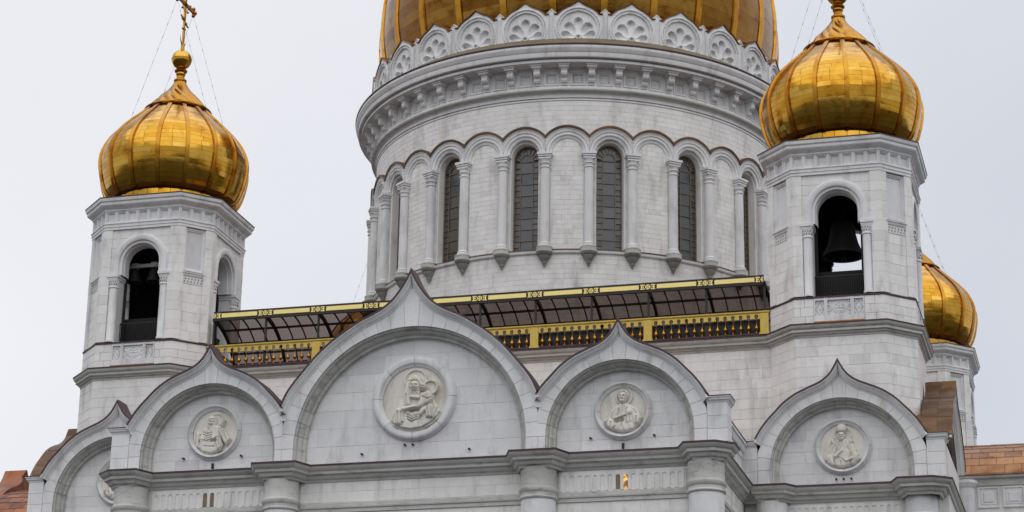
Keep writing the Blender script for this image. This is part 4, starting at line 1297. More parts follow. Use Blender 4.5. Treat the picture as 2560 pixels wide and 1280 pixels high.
    for s_ in (-1, 1):
        blob(X, Y + s_ * 1.5, 66.02, 0.19); blob(X, Y + s_ * 1.36, 66.27, 0.13); blob(X, Y + s_ * 1.36, 65.76, 0.13)
        mb = MB()
        p_ = [(X, Y + s_ * (0.08 + 0.42 * math.sin(t * 0.32)), 63.0 + 0.62 * (t / 5) ** 1.6) for t in range(6)]
        for q in range(5): mb.tube(p_[q], p_[q + 1], 0.055 - 0.01 * q, 0.045 - 0.01 * q, 6)
        build(mb, 'crescent', 'goldrib', cr)
        blob(X, Y + s_ * 0.2, 64.78 - s_ * 0.12, 0.14); blob(X, Y + s_ * 0.12, 64.2, 0.1); blob(X, Y + s_ * 0.45, 65.6, 0.09); blob(X, Y + s_ * 0.8, 66.22, 0.09)
        mb = MB(); mb.tube((X, Y + s_ * 0.15, 65.5), (X, Y + s_ * 0.55, 65.95), 0.03, 0.03, 5); mb.tube((X, Y + s_ * 0.6, 64.78 - s_ * 0.22), (X, Y, 64.78), 0.06, 0.06, 6); build(mb, 'cross_ray', 'goldrib', cr)
    # stay wires from the cross arms to the dome
    for sx_, sy_ in ((-1, -1), (1, -1), (-1, 1), (1, 1)):
        mb = MB()
        a0 = math.atan2(sx_, -sy_ * 0.55)
        q0 = Vector((X, Y + sy_ * 1.35, 65.8)); q1 = Vector((X + 3.2 * sx_ * 0.9, Y + 3.2 * sy_ * 0.44, 56.85))
        mb.tube(q0, q1, 0.008, 0.008, 4)
        for t in range(1, 10):
            m_ = q0.lerp(q1, t / 10); d_ = (q1 - q0).normalized() * 0.1
            mb.tube(m_ - d_, m_ + d_, 0.018, 0.018, 5)
        build(mb, 'stay_wire', 'wire', tw)
    return tw
right_tower = make_tower((22.0, -22.0), (22, -22, 30), 'right front bell tower, largest gold onion dome, one big dark bell in its arch')
def tower_copy(loc, label, skip=None):
    t = copy_tree(right_tower, None, skip)
    t.location = loc
    t['label'] = label
    def fix(o):
        for ch in o.children:
            WL[ch.name] = WL[o.name] + Vector(ch.location)
            fix(ch)
    WL[t.name] = Vector(loc)
    fix(t)
    return t
left_tower = tower_copy((-22, -22, 30), 'left bell tower with gold onion dome and cross, standing against open sky')
br_tower = tower_copy((22, 22, 30), 'rear bell tower whose gold dome shows at the right edge behind the front tower', lambda o: o.name.split('.')[0] in ('railing', 'parapet_panel', 'boarding'))
bl_tower = tower_copy((-22, 22, 30), 'far rear bell tower, only its dome glimpsed through the canopy glazing', lambda o: o.name.split('.')[0] in ('railing', 'stone', 'pilaster_stone', 'coffer', 'parapet_panel', 'boarding', 'capital_ornament', 'panel_frieze'))

# bells
def bell(cx, cy, zb, d, label, hang):
    b = thing('bell', (cx, cy, zb), label, 'bell', 'bells hanging in the belfries')
    r = d / 2
    h = d * 0.92
    mb = MB()
    mb.lathe([(r * 0.86, zb + 0.04), (r, zb), (r * 0.98, zb + 0.06 * d), (r * 0.86, zb + 0.16 * h), (r * 0.72, zb + 0.36 * h), (r * 0.62, zb + 0.6 * h), (r * 0.57, zb + 0.82 * h), (r * 0.5, zb + 0.93 * h), (r * 0.3, zb + h), (0.02, zb + h * 1.02)], (cx, cy), 28)
    build(mb, 'bell_body', 'bronze', b, smooth=40)
    mb = MB(); mb.tube((cx, cy, zb + h * 0.8), (cx, cy, zb - 0.04 * d), 0.03 * d, 0.05 * d, 8); mb.lathe([(0.001, zb - 0.16 * d), (0.05 * d, zb - 0.12 * d), (0.07 * d, zb - 0.05 * d), (0.04 * d, zb + 0.02 * d)], (cx, cy), 10); build(mb, 'clapper', 'iron', b, smooth=40)
    mb = MB(); mb.box(cx - 0.09 * d, cx + 0.09 * d, cy - 0.05 * d, cy + 0.05 * d, zb + h * 0.98, hang); build(mb, 'crown_hanger', 'iron', b)
    return b
bell(21.85, -22.0, 44.75, 2.5, 'huge dark bronze bell filling the arch of the right front tower', 49.0)
bell(-23.32, -24.0, 45.62, 0.98, 'small bell on the left of the white beam in the left tower', 46.68)
bell(-21.98, -24.0, 45.60, 1.0, 'small bell on the right of the white beam in the left tower', 46.68)
bell(-21.0, -21.0, 43.6, 1.6, 'dark bell seen through the right-hand side arch of the left tower', 48.9)
bm_ = thing('bell_beam', (-22.5, -24, 46.7), 'white steel beam carrying two small bells in the left tower', 'beam')
mb = MB(); mb.box(-25.2, -19.0, -24.08, -23.92, 46.62, 46.84); build(mb, 'girder', 'beam', bm_)
for x in (-23.32, -21.98):
    mb = MB(); mb.box(x - 0.2, x + 0.2, -24.14, -23.86, 46.58, 46.9); build(mb, 'clamp', 'beam', bm_)

# ------------------------------------------------------------------ wall joining the front towers
YU = -24.45
uw_ = thing('upper_wall', (0, -24, 30), 'white ashlar wall with cornice between the two front bell towers', 'wall')
ub_ = StoneBank(uw_)
mb = MB(); mb.box(-19.2, 19.2, YU + 0.014, YU + 0.8, 30, 39.1); build(mb, 'wall_core', 'joint', uw_)
mpU = plane_map((0, YU), (1, 0), (0, -1))
for q in courses(-18.4, 18.4, 31.4, 38.62, 0.602, 1.22, 200): ub_.add(q, mpU, -0.05, 0, 0.01, rank=(0 if q[0][0] > 7 or abs(q[0][0] + 7.3) < 3 or q[0][1] > 36 else 1))
ub_.flush()
mb = MB(); plan_sweep(mb, [(-18.0, YU), (18.0, YU)], [(-0.04, 38.52), (0.03, 38.56), (0.05, 38.66), (0.14, 38.71), (0.17, 38.80), (0.30, 38.84), (0.31, 38.97), (0.38, 39.02), (0.44, 39.12), (0.46, 39.22), (0.46, 39.26)]); build(mb, 'cornice', 'weather', uw_, smooth=30)
mb = MB(); plan_sweep(mb, [(-18.0, YU), (18.0, YU)], [(0.48, 39.21), (0.485, 39.30), (0.2, 39.36), (-0.4, 39.42)]); build(mb, 'cornice_flashing', 'flash', uw_)
mb = MB(); mb.box(-24, 24, YU + 0.8, 24, 38.9, 39.3); build(mb, 'roof_deck', 'deck', uw_)

# ------------------------------------------------------------------ gold balustrade
YR = -24.5
bal = thing('balustrade', (0, YR, 39.4), 'gold balustrade of onion-shaped balusters along the roof edge between towers', 'balustrade')
PS = 6.97
mb = MB()
plan_sweep(mb, [(-17.75, YR), (17.75, YR)], [(-0.14, 40.72), (0.10, 40.72), (0.12, 40.76), (0.14, 40.80), (0.14, 40.86), (0.06, 40.90), (-0.14, 40.90)])
build(mb, 'top_rail', 'giltpaint', bal)
mb = MB(); mb.box(-17.75, 17.75, YR - 0.14, YR + 0.14, 39.42, 39.50); build(mb, 'bottom_rail', 'flash', bal)
bal_me = scal_me = None
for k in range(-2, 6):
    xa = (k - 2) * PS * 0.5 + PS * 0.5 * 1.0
    mb = MB(); mb.box(xa + 0.1, xa + PS * 0.5 - 0.1, YR + 0.22, YR + 0.25, 39.5, 40.42); build(mb, 'shade_panel', 'iron', bal)  # added dark sheets standing in for the shaded terrace behind the balusters
for k in range(-3, 3):
    x = (k + 0.5) * PS
    mb = MB()
    mb.box(x - 0.25, x + 0.25, YR - 0.13, YR + 0.12, 39.5, 40.72)
    mb.box(x - 0.30, x + 0.30, YR - 0.16, YR + 0.14, 39.44, 39.56)
    build(mb, 'post', 'giltpaint', bal)
    if k == 2: break
    for j in range(14):
        xb = x + 0.25 + (PS - 0.5) * (j + 0.5) / 14
        w = (PS - 0.5) / 14
        if bal_me is None:
            mb = MB()
            mb.lathe([(0.10, 39.5), (0.12, 39.53), (0.09, 39.58), (0.03, 39.63), (0.022, 39.68), (0.05, 39.72), (0.115, 39.80), (0.128, 39.86), (0.10, 39.93), (0.05, 40.01), (0.016, 40.09), (0.006, 40.13), (0.006, 40.5)], (xb, YR), 12)
            bo = build(mb, 'baluster', 'goldrib', bal, smooth=50, org=(xb, YR, 39.5))
            bal_me = bo.data
            mb = MB()
            hw = w * 0.29
            pts = [(-w / 2, 40.40), (-0.095, 40.38), (-0.085, 40.46)] + [(-0.118 * math.cos(-0.7 + (PI + 1.4) * q / 12), 40.545 + 0.118 * math.sin(-0.7 + (PI + 1.4) * q / 12)) for q in range(13)] + [(0.085, 40.46), (0.095, 40.38), (w / 2, 40.40), (w / 2, 40.73), (-w / 2, 40.73)]
            mb.prism(pts, plane_map((xb, YR), (1, 0), (0, -1)), -0.03, 0.09, back=True)
            so = build(mb, 'scalloped_arch', 'giltpaint', bal, org=(xb, YR, 40.4))
            scal_me = so.data
        else:
            place(bal_me, 'baluster', bal, (xb, YR, 39.5))
            place(scal_me, 'scalloped_arch', bal, (xb, YR, 40.4))

# ------------------------------------------------------------------ roof terrace canopy
can = thing('canopy', (0, -22.5, 39.3), 'dark glazed canopy with gold lettered fascia behind the gold balustrade', 'canopy')
YC = -24.5
mb = MB(); mb.box(-17.42, 17.42, YC - 0.06, YC + 0.08, 42.50, 43.10); build(mb, 'fascia', 'frame', can)
def rib_pt(t): return (YC + 4.0 * math.sin(t), 39.35 + 3.35 * math.cos(t))
TE = rad(84)
K = 14
def canopy_rib(x, w, dpt, nm):
    mb = MB()
    rows = []
    for i in range(K + 1):
        y, z = rib_pt(TE * i / K)
        rows.append([(x - w, y, z + 0.03), (x + w, y, z + 0.03), (x + w, y, z - dpt), (x - w, y, z - dpt)])
    mb.grid(rows, True)
    build(mb, nm, 'frame', can)
for k in range(-20, 21):
    x = k * 3.485 / 4
    if k % 4 == 0:
        canopy_rib(x, 0.075, 0.20, 'arched_rafter')
        mb = MB(); mb.box(x - 0.06, x + 0.06, YC + 0.1, YC + 0.2, 39.4, 42.7); build(mb, 'post', 'frame', can)
    else: canopy_rib(x, 0.03, 0.07, 'glazing_bar')
for i in (0, 4, 7, 9, 11, 14):
    y, z = rib_pt(TE * i / K)
    mb = MB(); mb.box(-17.42, 17.42, y - 0.045, y + 0.045, z - 0.13, z + 0.0); build(mb, 'purlin', 'frame', can)
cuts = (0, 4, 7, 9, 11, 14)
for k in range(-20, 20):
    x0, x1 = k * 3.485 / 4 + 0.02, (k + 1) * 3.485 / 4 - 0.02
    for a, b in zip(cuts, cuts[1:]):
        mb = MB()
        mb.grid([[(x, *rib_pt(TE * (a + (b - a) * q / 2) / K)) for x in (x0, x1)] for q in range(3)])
        if b == 14 and k >= -9: build(mb, 'shade_back_panel', 'frame', can)  # bottom row turned opaque dark, imitating shade at the back of the terrace
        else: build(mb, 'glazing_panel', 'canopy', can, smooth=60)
# gold strips and lettering on the fascia
EL = [(0, 0), (0.26, 0), (0.275, 0.09), (0.22, 0.09), (0.21, 0.05), (0.13, 0.05), (0.13, 0.135), (0.17, 0.135), (0.18, 0.11), (0.215, 0.11), (0.215, 0.21), (0.18, 0.21), (0.17, 0.185), (0.13, 0.185), (0.13, 0.265), (0.21, 0.265), (0.22, 0.225), (0.275, 0.225), (0.26, 0.315), (0, 0.315), (0, 0.275), (0.045, 0.265), (0.045, 0.05), (0, 0.04)]
let = {}
def letter(kind, x):
    if kind not in let:
        mb = MB()
        mpL = plane_map((0, YC - 0.06), (1, 0), (0, -1))
        if kind == 'E': mb.prism([(a - 0.14, b + 42.665) for a, b in EL], mpL, 0, 0.03)
        elif kind == 'R': mb.prism([(0.14 - a, b + 42.665) for a, b in EL][::-1], mpL, 0, 0.03)
        else:
            a0, a1 = {'O': (0, 2 * PI), 'OL': (PI * 0.5, PI * 1.5), 'OR': (-PI * 0.5, PI * 0.5)}[kind]
            zc_ = 42.823
            n = 24
            rows = []
            for r, q in ((0.118, 0.0), (0.118, 0.03), (0.158, 0.03), (0.158, 0.0)):
                rows.append([mpL(r * math.cos(a0 + (a1 - a0) * i / n), zc_ + r * math.sin(a0 + (a1 - a0) * i / n), q) for i in range(n + 1)])
            mb.grid(rows)
            for d in range(4):
                f = d * PI / 2
                if kind == 'OL' and d == 0 or kind == 'OR' and d == 2: continue
                pts = [(0.0, -0.022), (0.06, -0.03), (0.122, -0.055), (0.122, 0.055), (0.06, 0.03), (0.0, 0.022)]
                if kind != 'O' and d in (1, 3):
                    keep = 1 if (kind == 'OL') == (d == 1) else -1
                    pts = [(a, b if b * keep > 0 else 0) for a, b in pts]
                mb.prism([(a * math.cos(f) - b * math.sin(f), zc_ + a * math.sin(f) + b * math.cos(f)) for a, b in pts], mpL, 0, 0.028)
        me = build(mb, 'lettering', 'giltband', can, org=(0, YC - 0.06, 42.823))
        let[kind] = me.data
        me.location = Vector((x, YC - 0.06, 42.823)) - WL[can.name]
    else: place(let[kind], 'lettering', can, (x, YC - 0.06, 42.823))
for k in range(-4, 5):
    x = 3.485 * k
    letter('E', x - 0.32); letter('O', x); letter('R', x + 0.32)
letter('E', 17.07); letter('OL', 17.40)
letter('R', -17.07); letter('OR', -17.40)
for k in range(-5, 5):
    a, b = 3.485 * k + 0.55, 3.485 * (k + 1) - 0.55
    mb = MB(); mb.box(a, b, YC - 0.085, YC - 0.06, 42.69, 42.96); build(mb, 'gold_strip', 'giltband', can)

# ------------------------------------------------------------------ central rotunda
rot = thing('central_rotunda', (0, 0, 39.3), 'huge round white drum with arcade of tall windows under the main gold dome', 'rotunda')
RW = 14.70
RB = 14.42
RM = 14.62
NV = rad(13.9)
def relaz(a): return abs((a - NV + PI) % (2 * PI) - PI)
rbank = StoneBank(rot, 300)
cm = cyl_map(RW)
CIRC = 2 * PI * RW
CELL = CIRC / 32
# core of the drum, left open at the windows
mb = MB(); mb.lathe([(RW - 0.013, 38.5), (RW - 0.013, 48.95)], (0, 0), 256); mb.lathe([(RW - 0.013, 57.6), (RW - 0.013, 59.8)], (0, 0), 256); build(mb, 'wall_core', 'joint', rot, smooth=40)
ZA = 55.95
wv = lambda v: 1.0 if v < ZA else math.sqrt(max(0, 1.0 - (v - ZA) ** 2))
cor = MB()
for k in range(32):
    u0 = k * CELL
    if k % 2 == 0:
        for l, r in ((lambda v: -CELL / 2, lambda v: -wv(v)), (lambda v: wv(v), lambda v: CELL / 2)):
            q = piece(l, r, 48.95, 57.6, 24)
            if q: cor.prism([(a + u0, b) for a, b in q], cm, -0.75, -0.013)
    else:
        cor.grid([[cm(u0 - CELL / 2 + CELL * i / 8, z, -0.013) for i in range(9)] for z in (48.95, 57.6)])
build(cor, 'arcade_core', 'joint', rot)
def radd(polys, u0, rk=0.0):
    for q in polys:
        a = (q[0][0] + u0) / RW
        d = relaz(a)
        rbank.add([(x + u0, y) for x, y in q], cm, -0.05, 0.0, 0.009, rank=(d + rk) if d < 1.75 else 99)
for k in range(32):
    if relaz(k * CELL / RW) > 1.9: continue
    w_in = lambda v: 1.12 if v < ZA else math.sqrt(max(0, 1.12 ** 2 - (v - ZA) ** 2))
    if k % 2: radd(courses(-1.12, 1.12, 49.2, ZA + 1.12, 0.338, 0.78, 300 + k, 0.011, outer=(lambda v: -w_in(v), lambda v: w_in(v))), k * CELL)
    w_o = lambda v: math.sqrt(max(0, 1.62 ** 2 - (v - ZA) ** 2)) if v < ZA + 1.62 else 0.0
    radd(courses(-CELL / 2, CELL / 2, 56.6, 57.62, 0.34, 0.8, 340 + k, 0.011, hole=w_o), k * CELL, 0.25)
uA, uB = (NV - 1.85) * RW, (NV + 1.85) * RW
radd(courses(uA, uB, 57.62, 59.68, 0.343, 0.85, 380, 0.011), 0, 0.12)
radd(courses(uA, uB, 43.0, 48.86, 0.345, 0.82, 390, 0.011), 0, 0.3)
rbank.flush()
# mouldings: string course, entablature, main cornice
def ring(name, mat, prof, sm=30):
    mb = MB(); mb.lathe(prof, (0, 0), 192); return build(mb, name, mat, rot, smooth=sm)
ring('string_course', 'carved', [(RW - 0.02, 48.84), (RW + 0.12, 48.86), (RW + 0.16, 48.92), (RW + 0.16, 49.06), (RW + 0.10, 49.08)])
ring('string_flashing', 'copdark', [(RW + 0.19, 49.06), (RW + 0.19, 49.12), (RW - 0.02, 49.20)])
ring('lower_fascia', 'carved', [(RM - 0.02, 59.70), (RM + 0.10, 59.70), (RM + 0.12, 59.72), (RM + 0.12, 59.84), (RM + 0.02, 59.85), (RM + 0.02, 59.90), (RM + 0.17, 59.90), (RM + 0.17, 60.14), (RM + 0.24, 60.18), (RM + 0.30, 60.24)])
ring('entablature_torus', 'weather', [(RM + 0.30, 60.22), (RM + 0.42, 60.24), (RM + 0.50, 60.31), (RM + 0.52, 60.38), (RM + 0.48, 60.44), (RM + 0.36, 60.47)])
ring('frieze_base', 'carved', [(RM + 0.36, 60.46), (RM + 0.36, 60.66), (RM + 0.30, 60.68), (RM + 0.06, 60.70), (RM + 0.06, 62.02)])
ring('cornice', 'carved', [(RB + 0.24, 61.98), (RB + 1.42, 62.0), (RB + 1.50, 62.02), (RB + 1.50, 62.20), (RB + 1.22, 62.21), (RB + 1.22, 62.29), (RB + 1.72, 62.30), (RB + 1.74, 62.34), (RB + 1.74, 62.62), (RB + 1.70, 62.64)])
ring('cornice_crown', 'carved', [(RB + 1.70, 62.62), (RB + 1.78, 62.66), (RB + 1.80, 62.74), (RB + 1.90, 62.86), (RB + 1.93, 62.98), (RB + 1.90, 63.10), (RB + 1.84, 63.16)], 60)
ring('cornice_flashing', 'flash', [(RB + 1.96, 63.12), (RB + 1.97, 63.20), (RB + 1.9, 63.21)])
ring('gutter_sheet', 'oldcopper', [(RB + 1.9, 63.20), (RB + 0.74, 64.06), (RB - 0.5, 64.2)])
# brackets and coffers under the cornice
NB = 52
br_me = cf_me = None
for k in range(NB):
    a = 2 * PI * (k + 0.5) / NB
    R0 = RM + 0.24
    org = (R0 * math.sin(a), -R0 * math.cos(a), 61.35)
    a2 = 2 * PI * k / NB
    org2 = (R0 * math.sin(a2), -R0 * math.cos(a2), 61.35)
    if br_me is None:
        pf = [(0.0, 60.72), (0.10, 60.72), (0.14, 60.84), (0.26, 60.90), (0.33, 61.02), (0.34, 61.12), (0.30, 61.16), (0.42, 61.22), (0.56, 61.30), (0.62, 61.42), (0.60, 61.60), (0.68, 61.72), (0.76, 61.78), (0.0, 61.78)]
        mb = MB()
        P_ = [(-0.21, -n, z) for n, z in pf] + [(0.21, -n, z) for n, z in pf]
        n_ = len(pf)
        mb.add(P_, [tuple(range(n_)), tuple(range(2 * n_ - 1, n_ - 1, -1))] + [(i, (i + 1) % n_, n_ + (i + 1) % n_, n_ + i) for i in range(n_)])
        mb.box(-0.34, 0.34, -0.82, 0, 61.78, 61.90)
        mb.box(-0.40, 0.40, -0.90, 0, 61.90, 61.995)
        me = bpy.data.meshes.new('bracket')
        me.from_pydata([(x, y, z - 61.35) for x, y, z in mb.v], [], mb.f); me.materials.append(M['carved'])
        br_me = me
        mb = MB()
        mpq = lambda u, v, n: (u, -n, v)
        mb.grid([[mpq(s0 * (0.50 - o_), 61.22 + s1 * (0.50 - o_), n_) for s0, s1 in ((-1, -1), (1, -1), (1, 1), (-1, 1))] for o_, n_ in ((0.0, -0.18), (0.0, 0.09), (0.07, 0.09), (0.075, 0.02), (0.14, 0.02), (0.21, -0.15), (0.25, -0.15), (0.255, -0.11), (0.499, -0.11))], True)
        mb.box(-0.70, 0.70, -0.05, 0.18, 61.73, 61.99)
        mb.box(-0.70, -0.505, -0.03, 0.18, 60.7, 61.74)
        mb.box(0.505, 0.70, -0.03, 0.18, 60.7, 61.74)
        me = bpy.data.meshes.new('coffer')
        me.from_pydata([(x, y, z - 61.35) for x, y, z in mb.v], [], mb.f); me.materials.append(M['carved'])
        cf_me = me
    place(br_me, 'bracket', rot, org, rz=a)
    if relaz(a2) < 1.9: place(cf_me, 'frieze_coffer', rot, org2, rz=a2)
# arcade: arches, columns, corbels
arch_me = {}
for k in range(32):
    az = 2 * PI * k / 32
    hidden = relaz(az) > 2.0
    if hidden: continue
    u0 = k * CELL
    ro = 1.73
    a_lim = math.acos((CELL / 2 - 0.006) / ro)
    def arow(r, n, kk=22):
        pts = []
        lim = math.acos(min(1, (CELL / 2 - 0.006) / r)) if r > CELL / 2 else 0.0
        for i in range(kk + 1):
            f = lim + (PI - 2 * lim) * i / kk
            pts.append(cm(u0 + r * math.cos(f), ZA + r * math.sin(f), n))
        return pts
    prof = [(1.73, 0.0), (1.73, 0.28), (1.64, 0.30), (1.60, 0.25), (1.45, 0.23), (1.42, 0.16), (1.38, 0.16), (1.33, 0.20), (1.25, 0.20), (1.20, 0.15), (1.19, 0.09), (1.06, 0.08), (1.02, 0.05), (1.0, 0.0)] + ([(1.0, -0.10)] if k % 2 else [(1.0, -0.12), (0.94, -0.14), (0.94, -0.75)])
    mb = MB(); mb.grid([arow(r, n) for r, n in prof]); ab = build(mb, 'arch', 'carved', rot, smooth=35)
    mb = MB()
    mb.grid([arow(r, n) for r, n in ((1.715, 0.31), (1.72, 0.37), (1.86, 0.37), (1.88, 0.2), (1.88, 0.0))])
    build(mb, 'arch_flashing', 'copdark', ab, smooth=50)
    # springer down to the capital
    for s_ in (-1, 1):
        mb = MB()
        mb.add([cm(u0 + q_, z, n) for z in (55.86, ZA + 0.02) for n in (0.0, 0.22) for q_ in sorted((s_ * 1.0, s_ * (CELL / 2 - 0.006)))], [(0, 1, 3, 2), (4, 5, 7, 6), (0, 1, 5, 4), (2, 3, 7, 6), (0, 2, 6, 4), (1, 3, 7, 5)])
        build(mb, 'springer', 'carved', ab)
    if k % 2 == 0:
        # window
        win = MB()
        zb, hwW = 49.2, 0.86
        RG = -0.66
        def outline(hw, kk=14): return [(-hw, zb)] + [(-hw * math.cos(PI * i / kk), ZA - 0.12 + hw * math.sin(PI * i / kk)) for i in range(kk + 1)] + [(hw, zb)]
        rows = [[cm(u0 + a, b, n) for a, b in outline(h_)] for h_, n in ((1.0, -0.05), (0.94, -0.12), (0.94, RG - 0.1))]
        jm = MB(); jm.grid(rows); jm.add([cm(u0 + s_ * 0.96, zz, nn) for s_, zz, nn in ((-1, 49.12, 0.02), (1, 49.12, 0.02), (1, 49.22, RG - 0.1), (-1, 49.22, RG - 0.1))], [(0, 1, 2, 3)])
        build(jm, 'window_jamb', 'wall', rot, smooth=40)
        fr = MB()
        def strip(path_, w_):
            sweep(fr, path_, [(-w_, -0.03), (-w_, 0.05), (w_, 0.05), (w_, -0.03)], lambda a, b, n: cm(u0 + a, b, RG + n))
        strip(outline(0.90), 0.05)
        strip([(-0.44, zb)] + [(-0.44 * math.cos(PI * i / 10), ZA - 0.22 + 0.44 * math.sin(PI * i / 10)) for i in range(11)] + [(0.44, zb)], 0.022)
        zrow = [zb + 0.04 + 0.80 * i for i in range(9)]
        for z in zrow: strip([(-0.44, z), (0.44, z)], 0.018)
        zside = [zb + 0.04 + 0.40 * i for i in range(17)]
        for z in zside:
            for s_ in (-1, 1): strip([(s_ * 0.44, z), (s_ * 0.88, z)], 0.011)
        for i in range(1, 8):
            f = PI * i / 8
            strip([(0.44 * math.cos(f), ZA - 0.22 + 0.44 * math.sin(f)), (0.86 * math.cos(f), ZA - 0.12 + 0.86 * math.sin(f))], 0.016)
        wo = build(fr, 'window', 'wframe', rot)
        def pane(P_):
            j_ = rnd.uniform(-0.012, 0.012); j2 = rnd.uniform(-0.008, 0.008)
            m_ = MB()
            cu = sum(a for a, b in P_) / len(P_); cv = sum(b for a, b in P_) / len(P_)
            m_.add([cm(u0 + a, b, RG - 0.02 + (a - cu) * j_ * 4 + (b - cv) * j2 * 4) for a, b in P_], [tuple(range(len(P_)))])
            build(m_, 'pane', 'glass', wo)
        if relaz(az) < 1.45:
            for z0, z1 in zip(zrow, zrow[1:] + [ZA - 0.22]):
                if z1 > z0 + 0.05: pane([(-0.43, z0), (0.43, z0), (0.43, z1), (-0.43, z1)])
            pane([(0.43 * math.cos(PI * i / 10), ZA - 0.22 + 0.43 * math.sin(PI * i / 10)) for i in range(11)])
            for s_ in (-1, 1):
                for z0, z1 in zip(zside, zside[1:]): pane([(s_ * 0.45, z0), (s_ * 0.87, z0), (s_ * 0.87, z1), (s_ * 0.45, z1)])
            for i in range(8):
                f0, f1 = PI * i / 8, PI * (i + 1) / 8
                pane([(0.44 * math.cos(f0), ZA - 0.22 + 0.44 * math.sin(f0)), (0.86 * math.cos(f0), ZA - 0.12 + 0.86 * math.sin(f0)), (0.86 * math.cos(f1), ZA - 0.12 + 0.86 * math.sin(f1)), (0.44 * math.cos(f1), ZA - 0.22 + 0.44 * math.sin(f1))])
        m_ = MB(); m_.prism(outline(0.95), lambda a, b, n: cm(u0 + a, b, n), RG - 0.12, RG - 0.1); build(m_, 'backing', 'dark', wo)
col_me = cap_me = cob_me = None
for k in range(32):
    a = 2 * PI * (k + 0.5) / 32
    if relaz(a) > 2.0: continue
    RC_ = RW + 0.14
    cx, cy = RC_ * math.sin(a), -RC_ * math.cos(a)
    def mk(prof, n, boxes=(), sm=40):
        mb = MB(); mb.lathe(prof, (0, 0), n)
        for b in boxes: mb.box(*b)
        return mb
    if col_me is None:
        mb = mk([(0.42, 49.30), (0.42, 49.38), (0.37, 49.43), (0.39, 49.50), (0.31, 49.60), (0.31, 52.05), (0.303, 52.055), (0.303, 52.07), (0.31, 52.075), (0.305, 54.80)], 20)
        me = bpy.data.meshes.new('column'); me.from_pydata([(x, y, z - 49.3) for x, y, z in mb.v], [], mb.f); me.polygons.foreach_set('use_smooth', [True] * len(me.polygons)); me.set_sharp_from_angle(angle=rad(35)); me.materials.append(M['carved']); col_me = me
        mb = mk([(0.305, 54.78), (0.36, 54.82), (0.36, 54.88), (0.29, 54.93), (0.33, 55.06), (0.40, 55.10), (0.40, 55.14), (0.32, 55.18), (0.36, 55.30), (0.42, 55.40)], 20, ((-0.40, 0.40, -0.37, 0.3, 55.40, 55.50), (-0.34, 0.34, -0.31, 0.3, 55.50, 55.56), (-0.44, 0.44, -0.40, 0.3, 55.56, 55.68), (-0.50, 0.50, -0.46, 0.3, 55.70, 55.86), (-0.42, 0.42, -0.38, 0.3, 55.67, 55.71)))
        me = bpy.data.meshes.new('capital'); me.from_pydata([(x, y, z - 49.3) for x, y, z in mb.v], [], mb.f); me.materials.append(M['carved']); cap_me = me
        mb = mk([(0.02, 47.92), (0.07, 47.98), (0.10, 48.10), (0.16, 48.16), (0.17, 48.26), (0.20, 48.30), (0.34, 48.50), (0.40, 48.62), (0.36, 48.66), (0.48, 48.76), (0.54, 48.86), (0.55, 48.92)], 16)
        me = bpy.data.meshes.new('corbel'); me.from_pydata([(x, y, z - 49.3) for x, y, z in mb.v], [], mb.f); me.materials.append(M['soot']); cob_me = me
        mb = mk([(0.55, 48.90), (0.55, 49.16), (0.57, 49.17), (0.57, 49.23), (0.46, 49.31)], 16)
        me = bpy.data.meshes.new('column_base'); me.from_pydata([(x, y, z - 49.3) for x, y, z in mb.v], [], mb.f); me.materials.append(M['weather']); base_me = me
    place(col_me, 'column', rot, (cx, cy, 49.3), rz=a)
    place(cap_me, 'capital', rot, (cx, cy, 49.3), rz=a)
    place(cob_me, 'corbel', rot, (cx, cy, 49.3), rz=a)
    place(base_me, 'column_base', rot, (cx, cy, 49.3), rz=a)
# ring of shell gables at the foot of the dome
NK = 26
RK = RB + 0.62
def kok_h(x, y):
    """relief of one shell gable: x across, y up from its base"""
    d = math.hypot(x, y - 0.80)
    h = 0.0
    if d > 1.58: h = 0.10
    elif d > 1.46: h = 0.16
    elif d > 1.38: h = 0.05
    elif d > 1.28: h = 0.11
    else:
        h = -0.03
        for ang, L, wd in ((0, 1.44, 0.29), (0.70, 1.30, 0.30), (-0.70, 1.30, 0.30), (1.33, 1.16, 0.22), (-1.33, 1.16, 0.22)):
            s_, c_ = math.sin(ang), math.cos(ang)
            v = x * s_ + (y - 0.20) * c_
            u = x * c_ - (y - 0.20) * s_
            if 0.12 < v < L:
                t = v / L
                w_ = wd * (0.35 + 0.65 * min(1, t / 0.72))
                if t > 0.78: w_ = wd * math.sqrt(max(0, 1 - ((t - 0.78) / 0.22) ** 2))
                if abs(u) < w_: h = min(h, -0.03 - 0.30 * t * (1 - (u / w_) ** 2) ** 0.5 - 0.04)
        dd = math.hypot(x / 1.25, y - 0.20)
        if dd < 0.20: h = 0.07 if dd > 0.09 else -0.12
    return h
def kok_top(x):
    ax = abs(x)
    r = 1.72
    arc = max(0.95, 0.78 + math.sqrt(max(0, r * r - ax * ax))) if ax < 1.71 else 0.95
    return max(arc, 1.78) + 0.30 * max(0, 1 - ax / 0.62) ** 1.7
for_k = MB()
NX, NY = 72, 58
rows = []
for j in range(NY + 1):
    row = []
    for i in range(NX + 1):
        x = -1.66 + 3.32 * i / NX
        y = kok_top(x) * j / NY
        row.append((x, -kok_h(x, y), y))
    rows.append(row)
for_k.grid(rows)
top_ = [(q[0], q[1], q[2]) for q in rows[-1]]
for_k.grid([top_, [(q[0], 0.7, q[2]) for q in top_]])
for s_ in (0, -1): for_k.grid([[r_[s_] for r_ in rows], [(r_[s_][0], 0.7, r_[s_][2]) for r_ in rows]])
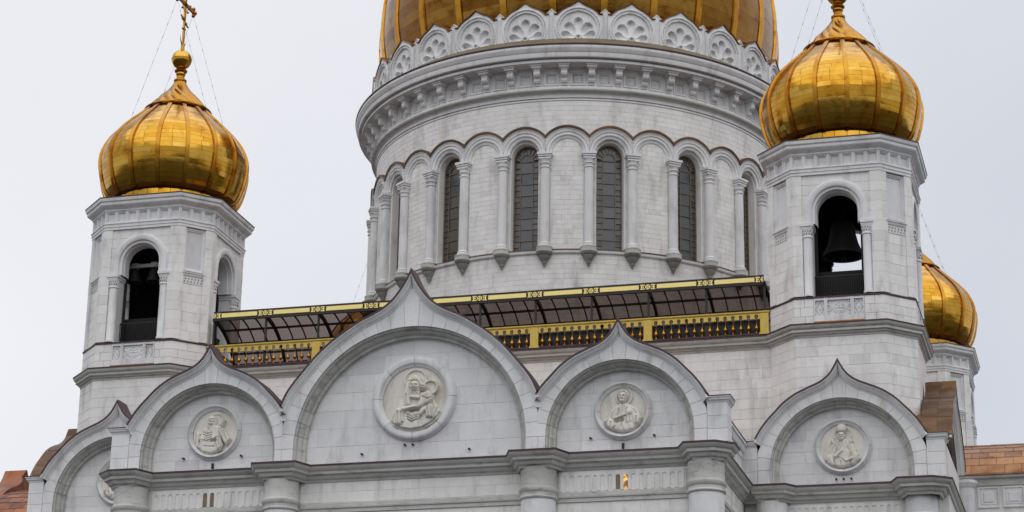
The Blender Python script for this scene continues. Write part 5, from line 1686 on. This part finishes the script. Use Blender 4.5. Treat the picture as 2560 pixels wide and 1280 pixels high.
kme = bpy.data.meshes.new('shell_gable'); kme.from_pydata(for_k.v, [], for_k.f); kme.polygons.foreach_set('use_smooth', [True] * len(kme.polygons)); kme.set_sharp_from_angle(angle=rad(45)); kme.materials.append(M['carved'])
mb = MB()
mb.grid([[(q[0], -0.17, q[2] - 0.01) for q in top_], [(q[0] * 1.01, -0.20, q[2] + 0.07) for q in top_], [(q[0] * 1.01, 1.3, q[2] + 0.10) for q in top_]])
kre = bpy.data.meshes.new('gable_roof'); kre.from_pydata(mb.v, [], mb.f); kre.materials.append(M['copper'])
mb = MB()
pts = [(-0.20, 0.0), (0.20, 0.0), (0.20, 1.5), (0.22, 1.70), (0.32, 1.92), (0.0, 2.22), (-0.32, 1.92), (-0.22, 1.70), (-0.20, 1.5)]
mb.prism(pts, lambda u, v, n: (u, -n, v), -0.5, 0.06)
mb.prism([(-0.32, 1.92), (0.0, 2.22), (0.32, 1.92), (0.34, 1.96), (0.0, 2.29), (-0.34, 1.96)], lambda u, v, n: (u, -n, v), -0.5, 0.10)
pme = bpy.data.meshes.new('gable_pier'); pme.from_pydata(mb.v, [], mb.f); pme.materials.append(M['carved'])
for k in range(NK):
    a = 2 * PI * k / NK
    if relaz(a) > 2.1: continue
    ko = place(kme, 'shell_gable', rot, (RK * math.sin(a), -RK * math.cos(a), 64.02), rz=a)
    ro_ = bpy.data.objects.new('gable_roof', kre); COL.objects.link(ro_); ro_.parent = ko; WL[ro_.name] = WL[ko.name]
    a2 = a + PI / NK
    place(pme, 'gable_pier', rot, (RK * math.sin(a2) , -RK * math.cos(a2), 64.02), rz=a2)
# main dome
MD = [(13.35, 63.6), (14.0, 65.4), (14.5, 67.2), (14.75, 68.9), (14.78, 70.4), (14.66, 72.0), (14.36, 73.6), (13.6, 76.2), (12.2, 79.2), (10.0, 82.4), (7.2, 85.6), (4.2, 88.6), (1.6, 91.4), (0.5, 93.4)]
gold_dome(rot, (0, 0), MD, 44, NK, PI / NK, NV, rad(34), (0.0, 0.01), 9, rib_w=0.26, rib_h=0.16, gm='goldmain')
